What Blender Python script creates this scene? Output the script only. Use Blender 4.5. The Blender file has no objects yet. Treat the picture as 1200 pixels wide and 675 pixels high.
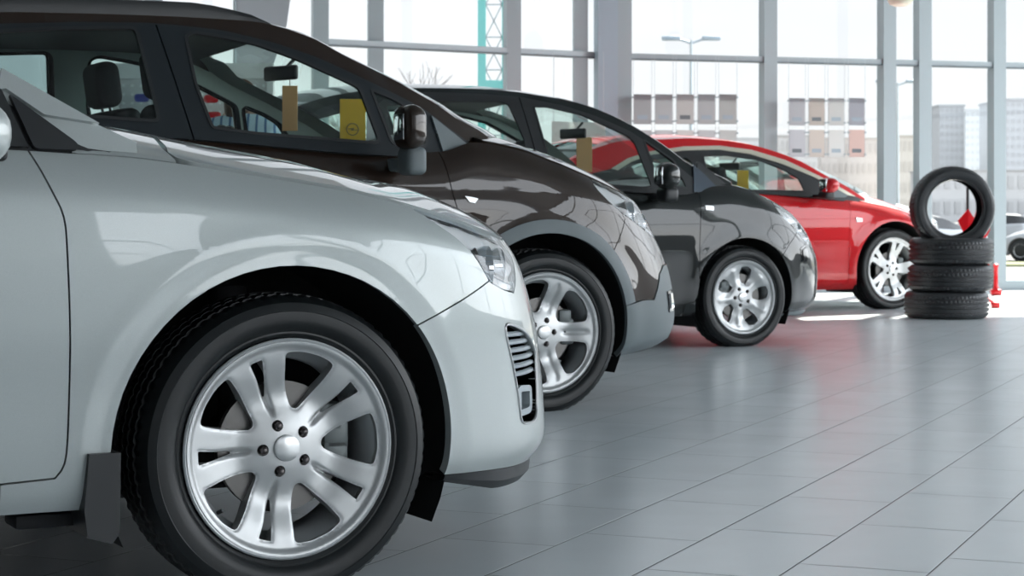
import math
import numpy as np
TH=math.radians(27.5)
def lerp1(x,pts):
    """smooth (monotone cubic) interpolation through sorted (x,y) points"""
    X=np.array([p[0] for p in pts],float); Y=np.array([p[1] for p in pts],float)
    x=np.asarray(x,float)
    if len(X)==1: return np.full_like(x,Y[0])
    h=np.diff(X); d=np.diff(Y)/h
    m=np.zeros_like(Y)
    for i in range(1,len(X)-1):
        if d[i-1]*d[i]>0:
            w1=2*h[i]+h[i-1]; w2=h[i]+2*h[i-1]
            m[i]=(w1+w2)/(w1/d[i-1]+w2/d[i])
    m[0]=d[0]; m[-1]=d[-1]
    xc=np.clip(x,X[0],X[-1])
    i=np.clip(np.searchsorted(X,xc,side='right')-1,0,len(X)-2)
    t=(xc-X[i])/h[i]
    return ((2*t**3-3*t**2+1)*Y[i]+(t**3-2*t**2+t)*h[i]*m[i]+(-2*t**3+3*t**2)*Y[i+1]+(t**3-t**2)*h[i]*m[i+1])
def sstep(x,a,b):
    t=np.clip((np.asarray(x,float)-a)/(b-a),0,1); return t*t*(3-2*t)
_tab={}
def corner(x,p):
    if p not in _tab:
        a=np.linspace(0,math.pi/2,800)
        U=np.sin(a)**(2/p); V=1-np.cos(a)**(2/p)
        L=np.concatenate([[0],np.cumsum(np.hypot(np.diff(U),np.diff(V)))]); _tab[p]=(L/L[-1],U,V)
    L,U,V=_tab[p]
    return np.interp(x,L,U),np.interp(x,L,V)
class Body:
    LF=1.25; LR=1.2
    def __init__(s,**k):
        s.__dict__.update(k)
    def P(b,s,t):
        s=np.asarray(s,float); t=np.asarray(t,float); s,t=np.broadcast_arrays(s,t)
        wB=lerp1(s,b.wB); wE=lerp1(s,b.wE)
        ts=np.clip(t,0,1)
        w=wB+(wE-wB)*ts
        d=lerp1(w,b.sec)                       # inset of the section at this height
        r=b.shr; x=np.clip(1-(wE-w)/r,0,1); fr=1-.6*sstep(s,b.sA+.2,b.sA+1.0)
        d=d+b.shd*x**2.4*fr
        # flare round the wheels
        for uc,rr in ((0,b.Ra),(b.rear,b.Ra)):
            q=np.hypot(s-uc,w-b.wc)
            fl=np.exp(-((q-rr)/.07)**2)*b.flare*(w>b.wc-.4)
            d=d-fl
            if b.lip: d=d+b.lip*(1-sstep(q,rr+.015,rr+.075))*sstep(s,uc-.6,uc-.45)*(1-sstep(s,uc+.6,uc+.7))
        N=lerp1(w,b.N); T=lerp1(w,b.T)
        xf=np.clip((s-b.sA)/b.LF,0,1); xr=np.clip((b.sR-s)/b.LR,0,1)
        U,V=corner(xf,b.pf); Ur,Vr=corner(xr,b.pr)
        dd=lerp1(w,b.sec)*.5
        u=np.where(s>b.sA, b.sA+(N-dd-b.sA)*U, np.where(s<b.sR, b.sR-(b.sR-T-dd)*Ur, s))
        vv=np.where(s>b.sA,V,Vr)
        v=d*(1-vv)+b.B*vv
        # hood
        h=np.clip(t-1,0,1)
        cr=lerp1(s,b.crown)
        v=v+(b.B-v)*h
        w=w+cr*(1-(1-h)**b.hexp)
        return np.stack([u,v,w],-1)
    def nrm(b,s,t):
        e=2e-3
        a=b.P(s+e,t)-b.P(s-e,t); c=b.P(s,t+e)-b.P(s,t-e)
        n=np.cross(a,c); L=np.linalg.norm(n,axis=-1,keepdims=True)
        n=n/np.maximum(L,1e-9)
        return n                               # points to -v (outwards)
class Green:
    """side glass sheet: domain (u,w)"""
    def __init__(s,**k): s.__dict__.update(k)
    def P(g,u,w):
        u=np.asarray(u,float);w=np.asarray(w,float);u,w=np.broadcast_arrays(u,w)
        z=w-g.wb
        v=g.v0+g.lean*z+g.cur*z*np.abs(z)+g.fr*np.clip(u-g.uF,0,None)**2+g.rr*np.clip(g.uR-u,0,None)**2
        return np.stack([u,v,w],-1)
    nrm=Body.nrm
class Roof:
    """domain (u,b) b: 0 edge .. 1 centreline"""
    def __init__(s,g,B,edge,bulge,crown):
        s.g=g;s.B=B;s.edge=edge;s.bulge=bulge;s.crown=crown
    def P(r,u,b):
        u=np.asarray(u,float);b=np.asarray(b,float);u,b=np.broadcast_arrays(u,b)
        w=lerp1(u,r.edge); e=r.g.P(u,w)
        k=1-(1-b)**2.4
        return np.stack([e[...,0]+lerp1(u,r.bulge)*k, e[...,1]+(r.B-e[...,1])*b, w+lerp1(u,r.crown)*k],-1)
    nrm=Body.nrm
CAR={}
SEC=[(.1,.14),(.17,.10),(.215,.045),(.26,.022),(.33,.014),(.45,.008),(.6,.0),(.72,.002),(.82,.012),(.92,.03),(1.05,.045),(1.2,.06)]
CAR['white']=dict(O=(-.467,4.18),
  body=dict(B=.89,sA=.16,sR=-2.75,wc=.32,Ra=.39,rear=-2.68,flare=.010,lip=0.008,pf=2.35,pr=2.6,shr=.11,shd=.045,hexp=2.6,
   sec=SEC,
   N=[(0.1, 0.80), (0.2, 0.884), (0.28, 0.925), (0.35, 0.917), (0.5, 0.892), (0.62, 0.855), (0.7, 0.823), (0.76, 0.787), (0.85, 0.73), (1.0, 0.5)],
   T=[(.1,-3.35),(.2,-3.5),(.5,-3.62),(.8,-3.6),(1.0,-3.5)],
   wB=[(-4,.23),(-2.2,.215),(-.43,.215),(-.2,.215),(.35,.235),(.7,.225),(1.4,.215)],
   wE=[(-4, 0.98), (-2.5, 0.985), (-0.6, 0.96), (-0.45, 0.953), (-0.33, 0.946), (-0.24, 0.936), (-0.1, 0.916), (0.1, 0.886), (0.32, 0.849), (0.55, 0.806), (0.68, 0.782), (0.85, 0.762), (1.45, 0.75)],
   crown=[(-1, 0.12), (-.6,.125),(-.45,.112),(-0.3, 0.100), (0, 0.09), (0.35, 0.088), (0.6, 0.107), (0.9, 0.09), (1.3, 0.0)]),
  green=dict(v0=.074,lean=.36,cur=.12,wb=.95,fr=.06,uF=-.9,rr=.12,uR=-2.2))
CAR['brown']=dict(O=(.15,8.06),
  body=dict(B=.89,sA=.1,sR=-2.6,wc=.335,Ra=.40,rear=-2.555,flare=.02,lip=0,pf=2.3,pr=2.6,shr=.13,shd=.05,hexp=2.6,
   sec=[(.1,.12),(.2,.08),(.27,.04),(.34,.03),(.45,.02),(.6,.012),(.72,.002),(.82,.0),(.92,.012),(1.05,.03),(1.2,.05)],
   N=[(0.1, 0.70), (0.2, 0.82), (0.27, 0.96), (0.35, 0.982), (0.5, 0.952), (0.6, 0.913), (0.7, 0.846), (0.8, 0.775), (0.9, 0.697), (1.0, 0.58)],
   T=[(.1,-3.15),(.2,-3.3),(.5,-3.42),(.8,-3.42),(1.0,-3.35),(1.15,-3.3)],
   wB=[(-4,.27),(-2.2,.23),(-.43,.21),(-.2,.21),(.35,.205),(.7,.23),(1.4,.24)],
   wE=[(-4, 1.16), (-2.5, 1.15), (-1.6, 1.125), (-0.6, 1.068), (-.45,1.075), (-0.3, 1.115), (-0.1, 1.085), (0.1, 1.022), (0.3, 0.975), (0.5, 0.925), (0.65, 0.888), (0.85, 0.86), (1.4, 0.85)],
   crown=[(-1, 0.06), (-0.3, 0.075), (0, 0.102), (0.35, 0.124), (0.6, 0.12), (0.9, 0.03), (1.3, 0.0)]),
  green=dict(v0=.055,lean=.34,cur=.12,wb=1.1,fr=.22,uF=-.95,rr=.10,uR=-2.2))
CAR['dark']=dict(O=(1.42,11.9),
  body=dict(B=.88,sA=.1,sR=-2.45,wc=.30,Ra=.36,rear=-2.60,flare=.015,lip=0,pf=2.2,pr=2.5,shr=.12,shd=.05,hexp=2.6,
   sec=SEC,
   N=[(0.1, 0.72), (0.2, 0.869), (0.28, 0.928), (0.4, 0.932), (0.5, 0.921), (0.6, 0.871), (0.7, 0.80), (0.8, 0.71), (0.9, 0.60)],
   T=[(.1,-2.95),(.2,-3.1),(.5,-3.2),(.8,-3.2),(1.0,-3.1)],
   wB=[(-4,.24),(-2.2,.2),(-.43,.19),(-.2,.19),(.35,.19),(.7,.2),(1.4,.2)],
   wE=[(-4, 1.08), (-2.5, 1.07), (-1.6, 1.02), (-0.9, 0.965), (-0.4, 0.945), (-.25,.975), (-0.1, 0.985), (0.1, 0.948), (0.25, 0.907), (0.4, 0.87), (0.55, 0.83), (0.8, 0.76), (1.4, 0.73)],
   crown=[(-1, 0.07), (-0.3, 0.075), (0, 0.065), (0.35, 0.11), (0.6, 0.12), (0.9, 0.03), (1.3, 0.0)]),
  green=dict(v0=.05,lean=.36,cur=.12,wb=.93,fr=.10,uF=-.7,rr=.12,uR=-2.2))
CAR['red']=dict(O=(3.2,16.4),
  body=dict(B=.90,sA=.1,sR=-2.5,wc=.335,Ra=.40,rear=-2.58,flare=.02,lip=0,pf=2.25,pr=2.3,shr=.12,shd=.05,hexp=2.6,
   sec=SEC,
   N=[(0.1, 0.80), (0.2, 0.90), (0.28, 1.0), (0.4, 1.0), (0.5, 0.965), (0.6, 0.92), (0.7, 0.82), (0.8, 0.68), (0.9, 0.54)],
   T=[(.1,-3.0),(.2,-3.1),(.5,-3.22),(.8,-3.22),(1.0,-3.16)],
   wB=[(-4,.22),(-2.2,.19),(-.43,.17),(-.2,.18),(.35,.18),(.7,.18),(1.4,.18)],
   wE=[(-4, 1.08), (-2.5, 1.06), (-1.6, 1.0), (-0.9, 0.96), (-0.4, 0.914), (-0.1, 0.868), (0.1, 0.825), (0.3, 0.783), (0.5, 0.75), (0.7, 0.73), (1.4, 0.71)],
   crown=[(-1, 0.06), (-0.3, 0.085), (0, 0.14), (0.35, 0.14), (0.6, 0.067), (0.9, 0.02), (1.3, 0.0)]),
  green=dict(v0=.05,lean=.40,cur=.12,wb=.95,fr=.25,uF=-.85,rr=.16,uR=-1.8))
OUT={
 'white':{
  'door_edge':[(-0.546,0.986),(-0.511,0.885),(-0.488,0.81),(-0.483,0.706),(-0.478,0.473),(-0.48,0.239),(-0.486,0.139),(-0.505,0.098),(-0.615,0.09)],
  'split':[(0.322,0.571),(0.574,0.766)],
  'headlight':[(0.361,0.981),(0.396,0.972),(0.433,0.948),(0.48,0.92),(0.525,0.876),(0.548,0.828),(0.571,0.773),(0.591,0.756),(0.643,0.743),(0.7,0.741),(0.736,0.809),(0.781,0.912),(0.827,0.975),(0.728,1.002),(0.583,0.998),(0.484,0.997),(0.394,0.991)],
  'vent':[(0.612,0.604),(0.68,0.598),(0.747,0.569),(0.807,0.493),(0.79,0.323),(0.776,0.218),(0.749,0.183),(0.665,0.182),(0.653,0.308),(0.635,0.43),(0.614,0.527)],
  'bump_bot':[(0.412,0.005),(0.466,-0.005),(0.564,0.001),(0.666,0.008),(0.842,0.007)],
  'hood_back':[(-0.176,1.489),(-0.232,1.12),(-0.231,1.014)],
  'fender_top':[(-0.435,0.989),(-0.436,1.053),(-0.443,1.371),(-0.369,1.388),(-0.3,1.421),(-0.212,1.52),(-0.176,1.501),(-0.232,1.131),(-0.234,1.004)],
  'g_roof':[(-0.586,1.121),(-0.484,1.063),(-0.39,1.008)],
  'g_pillar':[(-0.586,1.121),(-0.484,1.063),(-0.388,1.008),(-0.507,1.021),(-0.581,1.073),(-0.59,1.078)],
  'g_fender_top':[(-0.578,1.071),(-0.507,1.019),(-0.387,1.006),(-0.285,0.996),(-0.257,0.962),(-0.229,0.937),(-0.333,0.937),(-0.431,0.945),(-0.435,0.961)],
  'g_sail':[(-0.58,1.066),(-0.444,0.964),(-0.44,0.953),(-0.449,0.946),(-0.536,0.948)],
  'g_door_sail':[(-0.59,1.075),(-0.584,1.064),(-0.542,0.948),(-0.6,0.953)],
 },
 'brown':{
  'door_edge':[(-0.461,0.968),(-0.434,0.798),(-0.397,0.643),(-0.369,0.489)],
  'headlight':[(0.365,0.986),(0.586,1.17),(0.661,1.062),(0.682,0.966),(0.738,0.893),(0.808,0.803),(0.796,0.748),(0.634,0.77),(0.527,0.802),(0.433,0.833),(0.356,0.883),(0.315,0.923),(0.309,0.94)],
  'split':[(0.433,0.833),(0.464,0.806),(0.397,0.712),(0.349,0.645)],
  'clad':[(0.407,0.339),(0.46,0.319),(0.558,0.325),(0.615,0.445),(0.761,0.568),(0.845,0.544)],
  'clad_bot':[(0.521,0),(0.619,0),(0.741,0),(0.784,0.031)],
  'fog':[(0.674,0.355),(0.774,0.378),(0.77,0.253),(0.74,0.172),(0.671,0.19)],
  'marker':[(-0.382,0.764),(-0.322,0.736),(-0.338,0.72),(-0.361,0.73)],
  'g_roof':[(-1.228,1.599),(-1.18,1.573),(-1.066,1.55),(-0.949,1.513),(-0.838,1.454),(-0.722,1.399),(-0.597,1.344),(-0.521,1.312),(-0.421,1.259),(-0.343,1.208),(-0.229,1.162)],
  'g_front_glass':[(-1.483,1.501),(-1.446,1.519),(-1.324,1.504),(-1.194,1.482),(-1.042,1.432),(-0.907,1.375),(-0.803,1.33),(-0.779,1.313),(-0.725,1.104),(-0.747,1.09),(-0.966,1.103),(-1.246,1.119),(-1.415,1.138),(-1.424,1.148),(-1.468,1.306)],
  'g_quarter_glass':[(-0.737,1.315),(-0.637,1.28),(-0.563,1.24),(-0.496,1.154),(-0.509,1.081),(-0.662,1.085),(-0.679,1.102)],
  'g_sail':[(-0.473,1.211),(-0.358,1.13),(-0.295,1.086),(-0.294,1.068),(-0.316,1.05),(-0.439,1.051)],
  'g_rear_glass':[(-2.374,1.476),(-2.189,1.49),(-1.997,1.509),(-1.685,1.526),(-1.667,1.51),(-1.634,1.268),(-1.622,1.17),(-1.64,1.16),(-1.889,1.171),(-2.216,1.195),(-2.396,1.21)],
  'g_strip':[(-2.372,1.502),(-2.186,1.516),(-1.865,1.538),(-1.632,1.545),(-1.498,1.541),(-1.32,1.528),(-1.122,1.488),(-0.951,1.436),(-0.778,1.362),(-0.596,1.284),(-0.482,1.232),(-0.387,1.164),(-0.276,1.089)],
  'g_bgap':[(-1.592,1.547),(-1.542,1.337),(-1.494,1.091)],
  'g_fgap':[(-0.471,1.222),(-0.444,1.047)],
 },
 'dark':{
  'door_edge':[(-0.303,0.946),(-0.326,0.727),(-0.338,0.476),(-0.343,0.243),(-0.366,0.09),(-0.529,0.081)],
  'headlight':[(0.32,0.982),(0.558,1.032),(0.686,0.976),(0.735,0.877),(0.771,0.729),(0.597,0.677),(0.516,0.73),(0.411,0.82),(0.331,0.895)],
  'marker':[(-0.286,0.855),(-0.226,0.839),(-0.229,0.807),(-0.283,0.821)],
  'split':[(0.448,0.784),(0.361,0.631),(0.264,0.501)],
  'fog':[(0.46,0.612),(0.573,0.687),(0.554,0.547),(0.504,0.44),(0.452,0.466)],
  'lip':[(0.31,0.081),(0.443,0.083),(0.692,0.099)],
  'g_roof':[(-2.046,1.528),(-1.663,1.534),(-1.441,1.525),(-1.259,1.505),(-1.07,1.479),(-0.891,1.431),(-0.716,1.357),(-0.539,1.256),(-0.434,1.185),(-0.328,1.109),(-0.18,1.032)],
  'g_front_glass':[(-1.327,1.441),(-1.235,1.444),(-1.016,1.402),(-0.725,1.279),(-0.683,1.238),(-0.624,0.967),(-0.686,0.957),(-1.003,0.975),(-1.226,0.999),(-1.305,1.158)],
  'g_quarter_glass':[(-0.624,1.255),(-0.432,1.123),(-0.373,0.958),(-0.582,0.967)],
  'g_sail':[(-0.304,1.104),(-0.23,1.042),(-0.147,0.954),(-0.173,0.933),(-0.342,0.933)],
  'g_rear_glass':[(-1.911,1.457),(-1.524,1.467),(-1.478,1.448),(-1.423,1.231),(-1.439,1.056),(-1.765,1.078),(-2.232,1.145),(-2.28,1.427)],
  'g_strip':[(-2.371,1.489),(-1.998,1.504),(-1.67,1.504),(-1.394,1.491),(-1.12,1.446),(-0.904,1.384),(-0.691,1.295),(-0.486,1.153),(-0.341,1.036),(-0.207,0.954)],
  'g_bgap':[(-1.405,1.49),(-1.366,1.057)],
  'g_fgap':[(-0.341,1.036),(-0.294,0.917)],
 },
 'red':{
  'door_edge':[(-0.434,0.996),(-0.465,0.729),(-0.472,0.372),(-0.468,0.042),(-0.723,0.027)],
  'headlight':[(0.185,0.992),(0.551,1.026),(0.735,0.871),(0.759,0.698),(0.514,0.722),(0.322,0.821)],
  'marker':[(-0.401,0.802),(-0.34,0.799),(-0.342,0.761),(-0.394,0.755)],
  'g_roof':[(-2.652,1.328),(-2.455,1.377),(-2.087,1.395),(-1.842,1.406),(-1.591,1.397),(-1.342,1.372),(-1.1,1.319),(-0.855,1.238),(-0.617,1.119),(-0.392,1.022),(-0.263,0.958)],
  'g_front_glass':[(-1.788,1.268),(-1.564,1.278),(-1.244,1.24),(-1.018,1.158),(-0.903,1.089),(-0.869,0.977),(-1.239,0.982),(-1.734,0.98),(-1.795,1.109)],
  'g_rear_glass':[(-2.527,1.145),(-2.392,1.214),(-2.16,1.271),(-1.931,1.273),(-1.87,1.212),(-1.899,0.993),(-2.26,1.025)],
  'g_band':[(-2.607,1.152),(-2.457,1.234),(-2.265,1.29),(-1.951,1.335),(-1.608,1.347),(-1.303,1.317),(-0.992,1.236),(-0.688,1.105),(-0.327,0.937),(-0.429,0.95),(-0.738,1.09),(-1.03,1.2),(-1.331,1.281),(-1.619,1.312),(-1.962,1.3),(-2.258,1.263),(-2.429,1.207),(-2.556,1.138)],
  'g_fsail':[(-0.618,1.091),(-0.384,0.958),(-0.458,0.929),(-0.635,0.928)],
  'g_fgap':[(-0.483,1),(-0.434,0.908)],
 },
}
WORLD=1.08;SIDE_BOOST=5.2;SUN=14.0;LAMP=12;VIEW='Standard';EXPO=0.18
import bpy, bmesh, random
from mathutils import Vector, Matrix
from mathutils.geometry import delaunay_2d_cdt
PI=math.pi
random.seed(4)
SC=bpy.context.scene; COL=SC.collection
# ------------------------------------------------------------------ materials
def mat(name,col=(.8,.8,.8),rough=.5,metal=0,coat=0,coatr=.03,spec=.5,emit=None,es=0,bump=None):
    m=bpy.data.materials.new(name); m.use_nodes=True; nt=m.node_tree; p=nt.nodes['Principled BSDF']
    p.inputs['Base Color'].default_value=(*col,1); p.inputs['Roughness'].default_value=rough; p.inputs['Metallic'].default_value=metal
    p.inputs['Coat Weight'].default_value=coat; p.inputs['Coat Roughness'].default_value=coatr; p.inputs['Specular IOR Level'].default_value=spec
    if emit: p.inputs['Emission Color'].default_value=(*emit,1); p.inputs['Emission Strength'].default_value=es
    if bump:
        n=nt.nodes.new('ShaderNodeTexNoise'); n.inputs['Scale'].default_value=bump[0]; n.inputs['Detail'].default_value=3
        tc=nt.nodes.new('ShaderNodeTexCoord'); nt.links.new(tc.outputs['Object'],n.inputs['Vector'])
        b=nt.nodes.new('ShaderNodeBump'); b.inputs['Strength'].default_value=bump[1]; b.inputs['Distance'].default_value=.01
        nt.links.new(n.outputs['Fac'],b.inputs['Height']); nt.links.new(b.outputs['Normal'],p.inputs['Normal'])
    return m
def paint(name,col,metal=.3,rough=.35,flake=.04):
    m=mat(name,col,rough,metal,1.0,.02,spec=.12); nt=m.node_tree; p=nt.nodes['Principled BSDF']
    tc=nt.nodes.new('ShaderNodeTexCoord'); n=nt.nodes.new('ShaderNodeTexNoise'); n.inputs['Scale'].default_value=900; n.inputs['Detail'].default_value=1
    r=nt.nodes.new('ShaderNodeValToRGB'); r.color_ramp.elements[0].position=.35; r.color_ramp.elements[1].position=.65
    r.color_ramp.elements[0].color=(*[max(0,c*(1-flake)) for c in col],1); r.color_ramp.elements[1].color=(*[min(1,c*(1+flake)) for c in col],1)
    nt.links.new(tc.outputs['Object'],n.inputs['Vector']); nt.links.new(n.outputs['Fac'],r.inputs['Fac']); nt.links.new(r.outputs['Color'],p.inputs['Base Color'])
    return m
def glass(name,tint=(.8,.9,.86),refl=1.0,base=.04,gl=(1,1,1)):
    m=bpy.data.materials.new(name); m.use_nodes=True; nt=m.node_tree; nt.nodes.clear()
    o=nt.nodes.new('ShaderNodeOutputMaterial'); t=nt.nodes.new('ShaderNodeBsdfTransparent'); g=nt.nodes.new('ShaderNodeBsdfGlossy')
    t.inputs['Color'].default_value=(*tint,1); g.inputs['Roughness'].default_value=.01; g.inputs['Color'].default_value=(*gl,1)
    lw=nt.nodes.new('ShaderNodeLayerWeight'); lw.inputs[0].default_value=.5
    pw=nt.nodes.new('ShaderNodeMath'); pw.operation='POWER'; pw.inputs[1].default_value=5; nt.links.new(lw.outputs['Facing'],pw.inputs[0])
    f=nt.nodes.new('ShaderNodeMath'); f.operation='MULTIPLY_ADD'; f.inputs[1].default_value=.94; f.inputs[2].default_value=.05; nt.links.new(pw.outputs[0],f.inputs[0])
    ml=nt.nodes.new('ShaderNodeMath'); ml.operation='MULTIPLY'; ml.inputs[1].default_value=refl
    mx=nt.nodes.new('ShaderNodeMixShader'); nt.links.new(f.outputs[0],ml.inputs[0]); nt.links.new(ml.outputs[0],mx.inputs[0])
    nt.links.new(t.outputs[0],mx.inputs[1]); nt.links.new(g.outputs[0],mx.inputs[2]); nt.links.new(mx.outputs[0],o.inputs[0])
    return m
M={}
M['white']=paint('paint_silver_white',(.47,.51,.505),.3,.4)
M['brown']=paint('paint_dark_brown',(.022,.0125,.008),.15,.4,.25)
M['dark']=paint('paint_black_green',(.014,.017,.017),.15,.4,.25)
M['red']=paint('paint_red',(.62,.006,.012),.1,.4)
M['trim']=mat('black_trim',(.018,.020,.022),.42,0)
M['trimg']=mat('gloss_black_trim',(.012,.013,.015),.12,0,.6)
M['pillar']=mat('pillar_film',(.016,.021,.025),.33,spec=.4)
M['clad']=mat('grey_cladding',(.16,.19,.20),.5,0,bump=(300,.12))
M['cladd']=mat('dark_grey_cladding',(.035,.042,.046),.5,0,bump=(300,.12))
M['shell']=mat('inner_black',(.006,.006,.007),.8)
M['liner']=mat('arch_liner',(.010,.011,.013),.75)
M['chrome']=mat('chrome',(.85,.86,.88),.06,1)
M['champ']=mat('champagne_chrome',(.75,.70,.58),.3,.6)
M['satin']=mat('satin_silver',(.62,.63,.63),.28,.85)
M['alloy']=mat('alloy_silver',(.56,.57,.57),.40,.6,.4,.12)
M['alloyd']=mat('alloy_barrel',(.60,.62,.63),.38,.6)
M['disc']=mat('brake_disc_steel',(.13,.125,.12),.35,.9)
M['cal']=mat('caliper_grey',(.13,.145,.145),.45,.5)
M['nut']=mat('lug_nut_dark',(.10,.09,.09),.3,.9)
M['rubber']=mat('tyre_rubber',(.007,.009,.010),.42,0,spec=.45)
M['rubber2']=mat('tyre_rubber_stack',(.032,.034,.037),.38,0,spec=.5)
M['lamp']=mat('lamp_housing',(.93,.92,.90),.3,.15)
M['lens']=glass('lamp_lens',(.93,.95,.97),1.1)
M['amber']=mat('amber_reflector',(.85,.35,.08),.2,0,.8)
M['glassc']=glass('window_glass_green',(.84,.93,.90),1.0)
M['glasst']=glass('window_glass_tinted',(.50,.60,.60),1.0)
M['glassw']=glass('glazing',(.95,.975,.97),.35)
M['int']=mat('interior_dark',(.035,.038,.04),.7)
M['intg']=mat('interior_green_grey',(.36,.44,.41),.6)
M['fabric']=mat('seat_fabric',(.02,.022,.025),.85,bump=(400,.3))
M['white_p']=mat('white_paper',(.85,.86,.86),.6)
M['yellow']=mat('yellow_card',(1.0,.62,.04),.5)
M['wood']=mat('tan_card',(.85,.47,.20),.5)
M['grey']=mat('grey_metal',(.42,.47,.50),.4,.2)
M['steel']=mat('steel_column',(.30,.37,.43),.45,.1)
M['alu']=mat('mullion_alu',(.31,.36,.385),.4,.2)
M['seal']=mat('mullion_seal',(.12,.15,.17),.5)
# ------------------------------------------------------------------ object helpers
def setp(o,label=None,cat=None,group=None,kind=None):
    if label: o['label']=label
    if cat: o['category']=cat
    if group: o['group']=group
    if kind: o['kind']=kind
    return o
def empty(name,loc=(0,0,0),rz=0,label=None,cat=None,group=None,kind=None,parent=None):
    o=bpy.data.objects.new(name,None); COL.objects.link(o); o.location=loc; o.rotation_euler=(0,0,rz); o.empty_display_size=.1
    if parent: o.parent=parent
    return setp(o,label,cat,group,kind)
def link(name,me,m=None,parent=None,loc=None,rot=None,smooth=None,kind=None,label=None,cat=None,group=None):
    o=bpy.data.objects.new(name,me); COL.objects.link(o)
    if m is not None and not me.materials: me.materials.append(M[m] if isinstance(m,str) else m)
    if parent: o.parent=parent
    if loc is not None: o.location=loc
    if rot is not None: o.rotation_euler=rot
    if smooth: 
        me.polygons.foreach_set('use_smooth',[True]*len(me.polygons))
        if smooth is not True: me.set_sharp_from_angle(angle=math.radians(smooth))
    return setp(o,label,cat,group,kind)
class MB:
    def __init__(s): s.bm=bmesh.new()
    def box(s,lo,hi,bev=0,seg=2,rot=None,piv=None):
        r=bmesh.ops.create_cube(s.bm,size=1); vs=r['verts']; lo=Vector(lo);hi=Vector(hi); c=(lo+hi)/2; d=hi-lo
        for v in vs: v.co=Vector((v.co.x*d.x,v.co.y*d.y,v.co.z*d.z))
        if bev:
            es=list({e for v in vs for e in v.link_edges}); r=bmesh.ops.bevel(s.bm,geom=es,offset=min(bev,min(d)*.49),segments=seg,affect='EDGES',profile=.5)
            vs=list({v for f in r['faces'] for v in f.verts}|{v for v in vs if v.is_valid})
        if rot: 
            R=Matrix.Rotation(rot[0],3,rot[1])
            for v in vs: v.co=R@v.co
        for v in vs: v.co+=c
        return s
    def cyl(s,a,b,r1,r2=None,n=16,cap=True):
        a=Vector(a);b=Vector(b);r2=r1 if r2 is None else r2; d=(b-a); z=d.normalized(); x=z.orthogonal().normalized(); y=z.cross(x)
        A=[s.bm.verts.new(a+(x*math.cos(t)+y*math.sin(t))*r1) for t in [2*PI*i/n for i in range(n)]]
        B=[s.bm.verts.new(b+(x*math.cos(t)+y*math.sin(t))*r2) for t in [2*PI*i/n for i in range(n)]]
        for i in range(n): s.bm.faces.new((A[i],A[(i+1)%n],B[(i+1)%n],B[i]))
        if cap: s.bm.faces.new(A[::-1]); s.bm.faces.new(B)
        return s
    def tube(s,pts,r,n=8):
        for a,b in zip(pts[:-1],pts[1:]): s.cyl(a,b,r,n=n)
        return s
    def lathe(s,prof,n=64,axis='y',mod=None):
        """prof: (r,y). around y axis by default (z for 'z')"""
        rings=[]
        for k,(r,y) in enumerate(prof):
            ring=[]
            for i in range(n):
                t=2*PI*i/n; rr=r+(mod(k,i) if mod else 0)
                ring.append(s.bm.verts.new((rr*math.cos(t),y,rr*math.sin(t)) if axis=='y' else (rr*math.cos(t),rr*math.sin(t),y)))
            rings.append(ring)
        for A,B in zip(rings[:-1],rings[1:]):
            for i in range(n):
                j=(i+1)%n
                try: s.bm.faces.new((A[i],B[i],B[j],A[j]))
                except ValueError: pass
        return s
    def fan(s,prof_r,y,n=32,flip=False):
        c=s.bm.verts.new((0,y,0)); R=[s.bm.verts.new((prof_r*math.cos(2*PI*i/n),y,prof_r*math.sin(2*PI*i/n))) for i in range(n)]
        for i in range(n): s.bm.faces.new((c,R[i],R[(i+1)%n]))
        return s
    def poly(s,pts,d,axis=1):
        """prism from a 3D outline extruded by vector d"""
        d=Vector(d); A=[s.bm.verts.new(p) for p in pts]; B=[s.bm.verts.new(Vector(p)+d) for p in pts]; n=len(pts)
        s.bm.faces.new(A); s.bm.faces.new(B[::-1])
        for i in range(n): s.bm.faces.new((A[i],B[i],B[(i+1)%n],A[(i+1)%n]))
        return s
    def sphere(s,c,r,sc=(1,1,1),u=20,v=12):
        rr=bmesh.ops.create_uvsphere(s.bm,u_segments=u,v_segments=v,radius=r)
        for q in rr['verts']: q.co=Vector((q.co.x*sc[0],q.co.y*sc[1],q.co.z*sc[2]))+Vector(c)
        return s
    def mesh(s,name='mesh',norm=True):
        if norm: bmesh.ops.recalc_face_normals(s.bm,faces=s.bm.faces)
        me=bpy.data.meshes.new(name); s.bm.to_mesh(me); s.bm.free(); return me
    def build(s,name,m,parent=None,smooth=35,**k):
        return link(name,s.mesh(name),m,parent,smooth=smooth,**k)
def copy_tree(o,parent=None):
    c=o.copy(); COL.objects.link(c); c.parent=parent
    for ch in list(o.children): copy_tree(ch,c)
    return c
# ------------------------------------------------------------------ 2D panel machinery
def resample(poly,h,sc):
    out=[]; n=len(poly)
    for i in range(n):
        a=poly[i];b=poly[(i+1)%n]; L=math.hypot((b[0]-a[0])*sc[0],(b[1]-a[1])*sc[1]); k=max(1,int(math.ceil(L/h)))
        for j in range(k): out.append((a[0]+(b[0]-a[0])*j/k,a[1]+(b[1]-a[1])*j/k))
    return out
def smooth_line(pts,k=4):
    """Catmull-Rom through an open list of 2D points"""
    P=[pts[0]]+list(pts)+[pts[-1]]; out=[]
    for i in range(1,len(P)-2):
        p0,p1,p2,p3=P[i-1],P[i],P[i+1],P[i+2]
        for j in range(k):
            t=j/k; out.append(tuple(.5*((2*p1[c])+(-p0[c]+p2[c])*t+(2*p0[c]-5*p1[c]+4*p2[c]-p3[c])*t*t+(-p0[c]+3*p1[c]-3*p2[c]+p3[c])*t**3) for c in (0,1)))
    out.append(tuple(pts[-1])); return out
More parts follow.
